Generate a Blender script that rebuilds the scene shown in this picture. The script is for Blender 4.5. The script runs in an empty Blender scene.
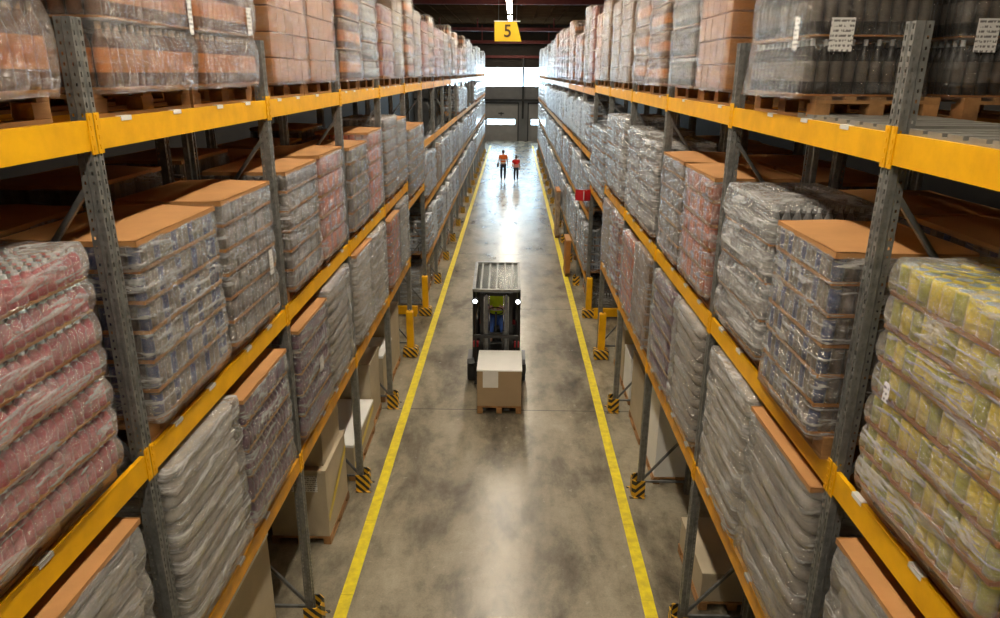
import bpy, bmesh, math, random
from mathutils import Vector, Matrix
R = math.radians
rnd = random.Random(5)
S = bpy.context.scene
COL = S.collection
PI = math.pi

# ------------------------------------------------------------------ helpers
class MB:
    """collects faces of one mesh"""
    def __init__(s): s.v = []; s.f = []; s.m = []; s.sm = []
    def add(s, vs, fs, mi=0, smooth=False):
        o = len(s.v); s.v += [tuple(p) for p in vs]
        for f in fs: s.f.append(tuple(i + o for i in f)); s.m.append(mi); s.sm.append(smooth)
    def box(s, x0, x1, y0, y1, z0, z1, mi=0, M=None):
        vs = [Vector(p) for p in ((x0,y0,z0),(x1,y0,z0),(x1,y1,z0),(x0,y1,z0),(x0,y0,z1),(x1,y0,z1),(x1,y1,z1),(x0,y1,z1))]
        if M: vs = [M @ p for p in vs]
        s.add(vs, [(0,3,2,1),(4,5,6,7),(0,1,5,4),(1,2,6,5),(2,3,7,6),(3,0,4,7)], mi)
    def bbox(s, x0, x1, y0, y1, z0, z1, b=.01, mi=0):
        """box with chamfered edges"""
        bm = bmesh.new(); bmesh.ops.create_cube(bm, size=1)
        for v in bm.verts:
            v.co = Vector(((x0+x1)/2+v.co.x*(x1-x0), (y0+y1)/2+v.co.y*(y1-y0), (z0+z1)/2+v.co.z*(z1-z0)))
        bmesh.ops.bevel(bm, geom=bm.edges[:], offset=b, segments=2, affect='EDGES', profile=.5)
        bm.verts.index_update()
        s.add([v.co for v in bm.verts], [[v.index for v in f.verts] for f in bm.faces], mi); bm.free()
    def lathe(s, prof, cx=0, cy=0, n=10, mi=0, z=0, cap=True, smooth=True):
        """prof = [(r,z)...]; mi may be a list per ring segment"""
        vs = []
        for r, h in prof:
            for k in range(n):
                a = 2*PI*k/n; vs.append((cx+r*math.cos(a), cy+r*math.sin(a), z+h))
        for i in range(len(prof)-1):
            m = mi[i] if isinstance(mi, (list, tuple)) else mi
            s.add([], [], 0)
            o = len(s.v)
            # faces are added after the vertices below
        o = len(s.v); s.v += vs
        for i in range(len(prof)-1):
            m = mi[i] if isinstance(mi, (list, tuple)) else mi
            for k in range(n):
                k2 = (k+1) % n
                s.f.append((o+i*n+k, o+i*n+k2, o+(i+1)*n+k2, o+(i+1)*n+k)); s.m.append(m); s.sm.append(smooth)
        if cap:
            m = mi[-1] if isinstance(mi, (list, tuple)) else mi
            s.f.append(tuple(o+(len(prof)-1)*n+k for k in range(n))); s.m.append(m); s.sm.append(False)
            s.f.append(tuple(o+n-1-k for k in range(n))); s.m.append(mi[0] if isinstance(mi, (list, tuple)) else mi); s.sm.append(False)
    def tube(s, p, q, r, n=8, mi=0, r2=None):
        p, q = Vector(p), Vector(q); d = (q-p).normalized()
        a = d.orthogonal().normalized(); b = d.cross(a); r2 = r if r2 is None else r2
        vs = []
        for c, rr in ((p, r), (q, r2)):
            for k in range(n):
                t = 2*PI*k/n; vs.append(c+a*rr*math.cos(t)+b*rr*math.sin(t))
        fs = [(k, (k+1) % n, n+(k+1) % n, n+k) for k in range(n)]
        s.add(vs, fs, mi, True); s.add([], [])
        o = len(s.v)-2*n
        s.f.append(tuple(o+n-1-k for k in range(n))); s.m.append(mi); s.sm.append(False)
        s.f.append(tuple(o+n+k for k in range(n))); s.m.append(mi); s.sm.append(False)
    def bar(s, p, q, w, t, mi=0, up=(0,0,1)):
        """rectangular bar between two points"""
        p, q = Vector(p), Vector(q); d = (q-p).normalized(); u = Vector(up)
        a = d.cross(u)
        if a.length < 1e-4: a = d.cross(Vector((0,1,0)))
        a.normalize(); b = a.cross(d)
        vs = [c+a*w/2*i+b*t/2*j for c in (p, q) for i, j in ((-1,-1),(1,-1),(1,1),(-1,1))]
        s.add(vs, [(0,1,2,3),(7,6,5,4),(0,4,5,1),(1,5,6,2),(2,6,7,3),(3,7,4,0)], mi)
    def prism(s, pts, z0, z1, mi=0, axis='z'):
        n = len(pts)
        def P(a, b, c):
            return {'z': (a, b, c), 'y': (a, c, b), 'x': (c, a, b)}[axis]
        vs = [P(a, b, z0) for a, b in pts]+[P(a, b, z1) for a, b in pts]
        fs = [tuple(range(n-1, -1, -1)), tuple(range(n, 2*n))]+[(i, (i+1) % n, n+(i+1) % n, n+i) for i in range(n)]
        s.add(vs, fs, mi)
    def mesh(s, name, mats):
        me = bpy.data.meshes.new(name); me.from_pydata(s.v, [], s.f)
        for m in mats: me.materials.append(m)
        me.polygons.foreach_set('material_index', s.m)
        me.polygons.foreach_set('use_smooth', s.sm)
        me.update()
        bm = bmesh.new(); bm.from_mesh(me); bmesh.ops.recalc_face_normals(bm, faces=bm.faces); bm.to_mesh(me); bm.free()
        return me

def mk(name, me, parent=None, loc=(0,0,0), rz=0):
    o = bpy.data.objects.new(name, me); COL.objects.link(o); o.location = loc
    if rz: o.rotation_euler = (0, 0, rz)
    if parent: o.parent = parent
    return o
def build(name, mb, mats, parent=None, loc=(0,0,0), rz=0):
    if not isinstance(mats, (list, tuple)): mats = [mats]
    return mk(name, mb.mesh(name, mats), parent, loc, rz)
def tag(o, label=None, cat=None, group=None, kind=None):
    if label: o['label'] = label
    if cat: o['category'] = cat
    if group: o['group'] = group
    if kind: o['kind'] = kind
    return o
def empty(name, loc, label, cat, group=None, rz=0):
    o = bpy.data.objects.new(name, None); COL.objects.link(o); o.location = loc; o.rotation_euler = (0, 0, rz)
    o.empty_display_size = .1
    return tag(o, label, cat, group)

# ------------------------------------------------------------------ materials
def newmat(name):
    m = bpy.data.materials.new(name); m.use_nodes = True
    nt = m.node_tree; nt.nodes.clear()
    return m, nt
def N(nt, t, **kw):
    n = nt.nodes.new(t)
    for k, v in kw.items():
        if k in ('operation','blend_type','data_type','wave_type','bands_direction','noise_dimensions','wave_profile','feature','distribution'): setattr(n, k, v)
        else: n.inputs[k].default_value = v
    return n
def L(nt, a, b): nt.links.new(a, b)
def ramp(nt, src, stops):
    r = nt.nodes.new('ShaderNodeValToRGB'); L(nt, src, r.inputs[0])
    e = r.color_ramp.elements
    while len(e) < len(stops): e.new(.5)
    for i, (p, c) in enumerate(stops):
        e[i].position = p; e[i].color = (*c, 1) if len(c) == 3 else c
    return r
def coords(nt, scale=(1,1,1), rot=(0,0,0), jitter=False):
    tc = nt.nodes.new('ShaderNodeTexCoord'); mp = nt.nodes.new('ShaderNodeMapping')
    mp.inputs['Scale'].default_value = scale; mp.inputs['Rotation'].default_value = rot
    L(nt, tc.outputs['Object'], mp.inputs['Vector'])
    if jitter:
        oi = nt.nodes.new('ShaderNodeObjectInfo')
        mu = nt.nodes.new('ShaderNodeVectorMath'); mu.operation = 'SCALE'; mu.inputs[0].default_value = (37, 53, 71)
        L(nt, oi.outputs['Random'], mu.inputs['Scale']); L(nt, mu.outputs[0], mp.inputs['Location'])
    return mp.outputs[0]
def mat(name, col, rough=.5, metal=0, var=.15, scale=6, bump=0, bscale=40, spec=.5, emit=0, ecol=None, col2=None, stretch=(1,1,1), coat=0):
    m, nt = newmat(name)
    out = N(nt, 'ShaderNodeOutputMaterial'); b = N(nt, 'ShaderNodeBsdfPrincipled', Roughness=rough, Metallic=metal)
    b.inputs['Specular IOR Level'].default_value = spec
    b.inputs['Coat Weight'].default_value = coat
    v = coords(nt, stretch, jitter=True)
    n = N(nt, 'ShaderNodeTexNoise', Scale=scale, Detail=5, Roughness=.6); L(nt, v, n.inputs['Vector'])
    c2 = col2 or tuple(c*(1-var) for c in col)
    r = ramp(nt, n.outputs['Fac'], [(.35, c2), (.65, tuple(min(1, c*(1+var*.4)) for c in col))])
    L(nt, r.outputs[0], b.inputs['Base Color'])
    if bump:
        n2 = N(nt, 'ShaderNodeTexNoise', Scale=bscale, Detail=4); L(nt, v, n2.inputs['Vector'])
        bp = N(nt, 'ShaderNodeBump', Strength=bump, Distance=.01); L(nt, n2.outputs['Fac'], bp.inputs['Height']); L(nt, bp.outputs[0], b.inputs['Normal'])
    if emit:
        b.inputs['Emission Color'].default_value = (*(ecol or col), 1); b.inputs['Emission Strength'].default_value = emit
    L(nt, b.outputs[0], out.inputs[0])
    return m

def film_mat(name, haze=.32, tint=(.8,.8,.8), ang=35, gloss=.17, gbase=.08):
    """clear stretch film: hazy, streaky, glossy folds"""
    m, nt = newmat(name)
    out = N(nt, 'ShaderNodeOutputMaterial')
    v = coords(nt, (1.0, 1.0, 7.0), (R(ang), 0, 0), jitter=True)
    n1 = N(nt, 'ShaderNodeTexNoise', Scale=2.3, Detail=5, Roughness=.58); L(nt, v, n1.inputs['Vector'])
    n1.inputs['Distortion'].default_value = .6
    v2 = coords(nt, (1, 1, 1.6), jitter=True)
    n2 = N(nt, 'ShaderNodeTexNoise', Scale=14, Detail=5, Roughness=.6); L(nt, v2, n2.inputs['Vector'])
    mix = N(nt, 'ShaderNodeMath', operation='MULTIPLY'); L(nt, n2.outputs['Fac'], mix.inputs[0]); mix.inputs[1].default_value = .55
    ad = N(nt, 'ShaderNodeMath', operation='ADD'); L(nt, n1.outputs['Fac'], ad.inputs[0]); L(nt, mix.outputs[0], ad.inputs[1])
    bp = N(nt, 'ShaderNodeBump', Strength=1.0, Distance=.075); L(nt, ad.outputs[0], bp.inputs['Height'])
    hz = ramp(nt, n1.outputs['Fac'], [(.36, (haze*.25,)*3), (.50, (haze*.8,)*3), (.62, (min(1, haze*2.6),)*3), (.70, (min(1, haze*1.2),)*3)])
    tr = N(nt, 'ShaderNodeBsdfTransparent'); tr.inputs[0].default_value = (.96, .96, .96, 1)
    df = N(nt, 'ShaderNodeBsdfDiffuse'); df.inputs[0].default_value = (*tint, 1)
    L(nt, bp.outputs[0], df.inputs['Normal'])
    tl = N(nt, 'ShaderNodeBsdfTranslucent'); tl.inputs[0].default_value = (*tint, 1)
    dd = N(nt, 'ShaderNodeMixShader'); dd.inputs[0].default_value = .25; L(nt, df.outputs[0], dd.inputs[1]); L(nt, tl.outputs[0], dd.inputs[2])
    m1 = N(nt, 'ShaderNodeMixShader'); L(nt, hz.outputs[0], m1.inputs[0]); L(nt, tr.outputs[0], m1.inputs[1]); L(nt, dd.outputs[0], m1.inputs[2])
    gl = N(nt, 'ShaderNodeBsdfGlossy', Roughness=gloss); gl.inputs[0].default_value = (1, 1, 1, 1); L(nt, bp.outputs[0], gl.inputs['Normal'])
    lw = N(nt, 'ShaderNodeLayerWeight', Blend=.30); L(nt, bp.outputs[0], lw.inputs['Normal'])
    f = N(nt, 'ShaderNodeMath', operation='MULTIPLY_ADD'); L(nt, lw.outputs['Fresnel'], f.inputs[0]); f.inputs[1].default_value = .60; f.inputs[2].default_value = gbase
    f.use_clamp = True
    m2 = N(nt, 'ShaderNodeMixShader'); L(nt, f.outputs[0], m2.inputs[0]); L(nt, m1.outputs[0], m2.inputs[1]); L(nt, gl.outputs[0], m2.inputs[2])
    L(nt, m2.outputs[0], out.inputs[0])
    return m

def emat(name, col, s):
    m, nt = newmat(name); out = N(nt, 'ShaderNodeOutputMaterial'); e = N(nt, 'ShaderNodeEmission', Strength=s); e.inputs[0].default_value = (*col, 1)
    L(nt, e.outputs[0], out.inputs[0]); return m

def floor_mat():
    m, nt = newmat('polished_concrete')
    out = N(nt, 'ShaderNodeOutputMaterial'); b = N(nt, 'ShaderNodeBsdfPrincipled')
    v = coords(nt, (1, .45, 1)); vv = coords(nt)
    n1 = N(nt, 'ShaderNodeTexNoise', Scale=1.1, Detail=10, Roughness=.66); L(nt, v, n1.inputs['Vector']); n1.inputs['Distortion'].default_value = .15
    n2 = N(nt, 'ShaderNodeTexNoise', Scale=7, Detail=8, Roughness=.7); L(nt, vv, n2.inputs['Vector'])
    n3 = N(nt, 'ShaderNodeTexNoise', Scale=45, Detail=3); L(nt, vv, n3.inputs['Vector'])
    r1 = ramp(nt, n1.outputs['Fac'], [(.32, (.09,.078,.058)), (.43, (.21,.182,.134)), (.52, (.34,.30,.222)), (.66, (.46,.405,.305))])
    r2 = ramp(nt, n2.outputs['Fac'], [(.25, (.72,.72,.70)), (.5, (.96,.96,.95)), (.8, (1.0,.98,.94))])
    r3 = ramp(nt, n3.outputs['Fac'], [(.3, (.86,.86,.86)), (.6, (1,1,1))])
    mx = N(nt, 'ShaderNodeMix', data_type='RGBA', blend_type='MULTIPLY'); mx.inputs[0].default_value = 1
    L(nt, r1.outputs[0], mx.inputs[6]); L(nt, r2.outputs[0], mx.inputs[7])
    mx2 = N(nt, 'ShaderNodeMix', data_type='RGBA', blend_type='MULTIPLY'); mx2.inputs[0].default_value = 1
    L(nt, mx.outputs[2], mx2.inputs[6]); L(nt, r3.outputs[0], mx2.inputs[7])
    # slab joints every 6 m across the aisle
    sp = N(nt, 'ShaderNodeSeparateXYZ'); L(nt, vv, sp.inputs[0])
    a = N(nt, 'ShaderNodeMath', operation='PINGPONG'); L(nt, sp.outputs[1], a.inputs[0]); a.inputs[1].default_value = 3.0
    c = N(nt, 'ShaderNodeMath', operation='LESS_THAN'); L(nt, a.outputs[0], c.inputs[0]); c.inputs[1].default_value = .012
    mx3 = N(nt, 'ShaderNodeMix', data_type='RGBA'); L(nt, c.outputs[0], mx3.inputs[0]); L(nt, mx2.outputs[2], mx3.inputs[6]); mx3.inputs[7].default_value = (.07,.065,.055,1)
    L(nt, mx3.outputs[2], b.inputs['Base Color'])
    rr = N(nt, 'ShaderNodeMapRange'); L(nt, n2.outputs['Fac'], rr.inputs[0]); rr.inputs[3].default_value = .19; rr.inputs[4].default_value = .32
    L(nt, rr.outputs[0], b.inputs['Roughness'])
    b.inputs['Specular IOR Level'].default_value = .62
    bp = N(nt, 'ShaderNodeBump', Strength=.03, Distance=.02); L(nt, n2.outputs['Fac'], bp.inputs['Height']); L(nt, bp.outputs[0], b.inputs['Normal'])
    L(nt, b.outputs[0], out.inputs[0]); return m

def stripe_mat(name, c1, c2, scale=9):
    m, nt = newmat(name); out = N(nt, 'ShaderNodeOutputMaterial'); b = N(nt, 'ShaderNodeBsdfPrincipled', Roughness=.5)
    v = coords(nt)
    sp = N(nt, 'ShaderNodeSeparateXYZ'); L(nt, v, sp.inputs[0])
    s1 = N(nt, 'ShaderNodeMath', operation='ADD'); L(nt, sp.outputs[0], s1.inputs[0]); L(nt, sp.outputs[1], s1.inputs[1])
    s2 = N(nt, 'ShaderNodeMath', operation='ADD'); L(nt, s1.outputs[0], s2.inputs[0]); L(nt, sp.outputs[2], s2.inputs[1])
    s3 = N(nt, 'ShaderNodeMath', operation='MULTIPLY'); L(nt, s2.outputs[0], s3.inputs[0]); s3.inputs[1].default_value = scale
    s4 = N(nt, 'ShaderNodeMath', operation='FRACT'); L(nt, s3.outputs[0], s4.inputs[0])
    s5 = N(nt, 'ShaderNodeMath', operation='GREATER_THAN'); L(nt, s4.outputs[0], s5.inputs[0]); s5.inputs[1].default_value = .5
    mx = N(nt, 'ShaderNodeMix', data_type='RGBA'); L(nt, s5.outputs[0], mx.inputs[0]); mx.inputs[6].default_value = (*c1, 1); mx.inputs[7].default_value = (*c2, 1)
    L(nt, mx.outputs[2], b.inputs['Base Color']); L(nt, b.outputs[0], out.inputs[0]); return m

def paper_mat():
    """white label with rows of small print (illegible in the photo)"""
    m, nt = newmat('printed_label'); out = N(nt, 'ShaderNodeOutputMaterial'); b = N(nt, 'ShaderNodeBsdfPrincipled', Roughness=.6)
    v = coords(nt); sp = N(nt, 'ShaderNodeSeparateXYZ'); L(nt, v, sp.inputs[0])
    z = N(nt, 'ShaderNodeMath', operation='MULTIPLY'); L(nt, sp.outputs[2], z.inputs[0]); z.inputs[1].default_value = 34
    fr = N(nt, 'ShaderNodeMath', operation='FRACT'); L(nt, z.outputs[0], fr.inputs[0])
    g = N(nt, 'ShaderNodeMath', operation='GREATER_THAN'); L(nt, fr.outputs[0], g.inputs[0]); g.inputs[1].default_value = .55
    n = N(nt, 'ShaderNodeTexNoise', Scale=70, Detail=1); v3 = coords(nt, (1, 1, .4)); L(nt, v3, n.inputs['Vector'])
    g2 = N(nt, 'ShaderNodeMath', operation='GREATER_THAN'); L(nt, n.outputs['Fac'], g2.inputs[0]); g2.inputs[1].default_value = .48
    mu = N(nt, 'ShaderNodeMath', operation='MULTIPLY'); L(nt, g.outputs[0], mu.inputs[0]); L(nt, g2.outputs[0], mu.inputs[1])
    mx = N(nt, 'ShaderNodeMix', data_type='RGBA'); L(nt, mu.outputs[0], mx.inputs[0]); mx.inputs[6].default_value = (.78,.77,.74,1); mx.inputs[7].default_value = (.2,.19,.18,1)
    L(nt, mx.outputs[2], b.inputs['Base Color']); L(nt, b.outputs[0], out.inputs[0]); return m

M = {}
M['floor'] = floor_mat()
M['galv'] = mat('galvanised_steel', (.27,.275,.265), .42, .45, .3, 14, .05, 60)
M['galv_dark'] = mat('dark_galvanised_steel', (.20,.21,.215), .45, .6, .3, 10)
M['yellow'] = mat('yellow_powder_coat', (.90,.47,.004), .45, 0, .10, 5, .02, 30, col2=(.80,.40,.004), spec=.3)
M['orange'] = mat('worn_amber_powder_coat', (.80,.38,.01), .45, 0, .2, 5, .02, 30, col2=(.60,.28,.03), spec=.3)
M['paleorange'] = mat('glare_paled_powder_coat', (.66,.44,.18), .45, 0, .2, 4, 0, col2=(.50,.33,.13))  # beams deep down the aisle, window glare painted in as a paler coat
M['whitebeam'] = mat('white_coat_and_beam_glare', (.78,.76,.72), .4, 0, .1, 4)  # far top beams: glare put into the colour; plain white on lamp housings
M['line'] = mat('yellow_floor_paint', (.90,.74,.02), .4, 0, .2, 9, .05, 30, col2=(.74,.58,.03), spec=.4)
M['wood'] = mat('pallet_pine', (.44,.23,.085), .7, 0, .35, 5, .2, 60, col2=(.22,.11,.04), stretch=(1, .15, 1))
M['woodgrey'] = mat('weathered_pallet_wood', (.42,.32,.22), .75, 0, .4, 5, .2, 60, col2=(.22,.16,.11), stretch=(1,.15,1))
M['card'] = mat('brown_cardboard', (.48,.235,.08), .75, 0, .12, 3, .08, 20)
M['kraft'] = mat('kraft_carton', (.47,.19,.035), .7, 0, .2, 3, .05, 20)
M['beigebox'] = mat('beige_carton', (.52,.44,.31), .7, 0, .12, 2.5)
M['boxbrown'] = mat('plain_brown_carton', (.40,.29,.17), .7, 0, .06, 2)
M['whitecard'] = mat('white_carton', (.93,.93,.90), .6, 0, .05, 2)
M['tan'] = mat('tan_carton', (.25,.13,.05), .65, 0, .3, 5, .05, 20)
M['tape'] = mat('yellow_packing_tape', (.80,.62,.05), .3)
M['paper'] = paper_mat()
M['white'] = mat('white_paper_plain', (.82,.80,.76), .5, 0, .05)
M['core'] = mat('dark_gap', (.035,.03,.028), .9, 0, .2)
M['stripe'] = stripe_mat('hazard_stripes', (.75,.42,.02), (.03,.025,.02), 8)
M['filmtop'] = film_mat('taut_stretch_film', .10, (.80,.77,.73), 40, .14, .04)
M['filmlight'] = film_mat('thin_stretch_film', .07, (.80,.79,.77), 35, .13, .03)
M['film'] = film_mat('stretch_film', .17, (.80,.79,.77), 35)
M['filmR'] = film_mat('stretch_film_reverse', .18, (.80,.79,.77), -35)
M['filmRh'] = film_mat('stretch_film_cross_folds', .19, (.80,.79,.77), -30, .16)
M['filmheavy'] = film_mat('thick_stretch_film', .29, (.78,.77,.76), 30, .15)
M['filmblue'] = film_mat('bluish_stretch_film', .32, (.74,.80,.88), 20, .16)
M['black'] = mat('black_painted_steel', (.012,.012,.013), .4, 0, .2, 8)
m_, nt_ = newmat('smoked_roof_glass'); o_ = N(nt_, 'ShaderNodeOutputMaterial'); t_ = N(nt_, 'ShaderNodeBsdfTransparent'); t_.inputs[0].default_value = (.40,.42,.41,1)
g_ = N(nt_, 'ShaderNodeBsdfGlossy', Roughness=.25); g_.inputs[0].default_value = (.5,.5,.5,1); x_ = N(nt_, 'ShaderNodeMixShader'); x_.inputs[0].default_value = .07
L(nt_, t_.outputs[0], x_.inputs[1]); L(nt_, g_.outputs[0], x_.inputs[2]); L(nt_, x_.outputs[0], o_.inputs[0]); M['roofglass'] = m_
M['rubber'] = mat('black_rubber', (.02,.02,.02), .75, 0, .2)
M['chrome'] = mat('chrome', (.75,.76,.78), .15, 1, .05)
M['red'] = mat('red_enamel', (.55,.02,.03), .35, 0, .1)
M['hivis_green'] = mat('fluorescent_yellow_green_fabric', (.70,.95,.03), .8, 0, .1, 8, .2, 30)
M['hivis_orange'] = mat('fluorescent_orange_fabric', (.95,.20,.03), .8, 0, .1, 8)
M['hivis_red'] = mat('fluorescent_red_fabric', (.80,.02,.02), .8, 0, .1, 8)
M['reflect'] = mat('reflective_tape', (.85,.83,.75), .3, .3, .05)
M['reflect_pink'] = mat('pink_reflective_panel', (.92,.42,.38), .5, 0, .05)
M['trouser'] = mat('dark_navy_cloth', (.02,.025,.04), .85, 0, .2)
M['skin'] = mat('skin', (.55,.32,.22), .55, 0, .08)
M['hair'] = mat('dark_hair', (.02,.014,.01), .6, 0, .3, 40)
M['shoe'] = mat('pale_shoe', (.55,.53,.5), .6)
M['blue_cloth'] = mat('blue_cloth', (.03,.09,.35), .8)
M['wall'] = mat('grey_wall_panel', (.16,.16,.16), .7, 0, .15, 1.2)
M['walldark'] = mat('dark_brown_wall_and_shade', (.035,.028,.022), .8, 0, .2, 1)
M['ceil'] = mat('dark_roof_deck', (.05,.027,.013), .9, 0, .25, .8, spec=0)
M['redbeam'] = mat('oxide_red_steel', (.17,.03,.025), .6, 0, .2, 4)
M['doorgrey'] = mat('grey_sectional_door', (.27,.26,.25), .55, 0, .1, 2)
M['sky_glass'] = emat('daylit_glazing', (.58,.82,1.0), 16)
M['tube'] = emat('fluorescent_tube', (1.0,.88,.70), 58)
M['lamp'] = emat('headlamp_glow', (.95,.97,1.0), 8)
M['sign'] = mat('yellow_sign_panel', (.95,.62,.01), .4, 0, .04, 3)
M['ink'] = mat('dark_brown_lettering', (.10,.045,.01), .6)
M['deck'] = mat('zinc_deck_panel', (.30,.29,.26), .45, .4, .2, 3)

# ------------------------------------------------------------------ layout (metres; camera at x=0,y=0,z=6, aisle along +y)
SP = 2.777
XL, XR = -2.2, 1.93
Z0 = {-1: 3.79, 1: 3.75}
DEPTH = .80
def XF(s): return XL if s < 0 else XR
def UY(s, k): return Z0[s]+SP*k
SN = {-1: 'left', 1: 'right'}
ORD = ['first','second','third','fourth','fifth','sixth','seventh','eighth','ninth','tenth','eleventh','twelfth','thirteenth','fourteenth','fifteenth','sixteenth']

# ------------------------------------------------------------------ setting
YB, YW = -9.0, 67.0
XW0, XW1 = -9.0, 9.0
HC = 10.0
mb = MB(); mb.box(XW0, XW1, YB, YW, -.2, 0); tag(build('floor', mb, M['floor']), kind='structure')
mb = MB(); mb.box(XW0, XW1, YB, YW, HC, HC+.2)
for i in range(19):                                # roof deck ribs
    x = XW0+.5+i*1.0; mb.box(x, x+.10, YB, YW, HC-.06, HC)
tag(build('ceiling', mb, M['ceil']), kind='structure')
mb = MB(); mb.box(XW0-.2, XW0, YB, YW, 0, HC); tag(build('wall_left', mb, M['walldark']), kind='structure')
mb = MB(); mb.box(XW1, XW1+.2, YB, YW, 0, HC); tag(build('wall_right', mb, M['walldark']), kind='structure')
mb = MB(); mb.box(XW0, XW1, YB-.2, YB, 0, HC); tag(build('wall_back', mb, M['walldark']), kind='structure')
# far wall, with window band and two doors let into it
WB0, WB1 = 4.75, 6.45
DR = [(-2.62, .40), (1.40, 4.42)]
mb = MB()
mb.box(XW0, XW1, YW, YW+.25, WB1, HC, 1)  # shadow over the upper wall is put into its darker colour
mb.box(XW0, -6, YW, YW+.25, WB0, WB1, 1); mb.box(6.5, XW1, YW, YW+.25, WB0, WB1, 1)
mb.box(XW0, XW1, YW, YW+.25, 3.35, WB0, 0)
mb.box(XW0, DR[0][0], YW, YW+.25, 0, 3.35, 0); mb.box(DR[0][1], DR[1][0], YW, YW+.25, 0, 3.35, 0); mb.box(DR[1][1], XW1, YW, YW+.25, 0, 3.35, 0)
tag(build('wall_far', mb, [M['wall'], M['walldark']]), kind='structure')
w = MB(); w.box(-6, 6.5, YW+.12, YW+.14, WB0, WB1); wo = tag(build('window_1', w, M['sky_glass']), kind='structure')
f = MB()
for i in range(6): x = -6+i*2.5; f.box(x-.03, x+.03, YW+.02, YW+.12, WB0, WB1)
f.box(-6, 6.5, YW+.02, YW+.12, WB0, WB0+.06); f.box(-6, 6.5, YW+.02, YW+.12, WB1-.06, WB1)
build('window_frame', f, M['galv_dark'], wo)
for i, (a, c) in enumerate(DR):
    d = MB()
    for j in range(5):                               # sectional panels
        z0 = j*.67; 
        if j == 2:
            d.box(a, a+.25, YW+.05, YW+.10, z0, z0+.65); d.box(c-.25, c, YW+.05, YW+.10, z0, z0+.65)
            d.box(a+.25, c-.25, YW+.05, YW+.10, z0, z0+.12); d.box(a+.25, c-.25, YW+.05, YW+.10, z0+.58, z0+.65)
        else: d.box(a, c, YW+.05, YW+.10, z0, z0+.65)
        d.box(a, c, YW+.06, YW+.09, z0+.65, z0+.67)
    dr = tag(build('door_%d' % (i+1), d, M['doorgrey']), kind='structure')
    g = MB(); g.box(a+.25, c-.25, YW+.07, YW+.08, 1.46, 1.92); build('window_pane', g, M['sky_glass'], dr)
    g = MB(); g.box((a+c)/2-.05, (a+c)/2+.05, YW, YW+.06, 2.25, 2.55); g.box((a+c)/2-.25, (a+c)/2+.25, YW, YW+.06, 2.4, 2.5); build('door_handle', g, M['black'], dr)
    g = MB(); g.box(a-.10, a, YW-.08, YW+.02, 0, 3.4); g.box(c, c+.10, YW-.08, YW+.02, 0, 3.4); g.box(a-.1, c+.1, YW-.08, YW+.02, 3.30, 3.42); build('door_track', g, M['black'], dr)
mb = MB(); mb.box(XW0, XW1, YW-.22, YW-.02, 3.55, 3.72); tag(build('trim_1', mb, M['black']), kind='structure')
mb = MB(); mb.box(XW0, XW1, YW-.25, YW-.03, 7.2, 7.42); tag(build('trim_2', mb, M['redbeam']), kind='structure')
mb = MB(); mb.box(.76, .94, YW-.32, YW-.02, 2.0, 7.2); tag(build('trim_3', mb, M['black']), kind='structure')
n = 4
for y, h in ((35.5, 9.0), (58, 9.0), (66.2, 8.42), (14, 9.0), (-4, 9.0)):   # red roof girders across the aisle
    mb = MB()
    mb.box(XW0, XW1, y-.11, y+.11, h+.20, h+.23); mb.box(XW0, XW1, y-.11, y+.11, h-.03, h); mb.box(XW0, XW1, y-.015, y+.015, h, h+.20)
    for j in range(7):
        x = XW0+.4+j*2.9; mb.box(x-.05, x+.05, y-.05, y+.05, h+.23, HC-.1)
    tag(build('trim_%d' % n, mb, M['redbeam']), kind='structure'); n += 1

# painted lines
for s, x in ((-1, -1.935), (1, 1.683)):
    mb = MB()
    y = 1.0
    while y < 62:
        a = .002*math.sin(y*3)
        mb.box(x-.075+a, x+.075+a, y, y+1.494, .0005, .004); y += 1.5
    tag(build('floor_marking', mb, M['line']), 'yellow painted line on the floor along the %s rack row' % SN[s], 'floor line', 'yellow lines edging the aisle')

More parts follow.
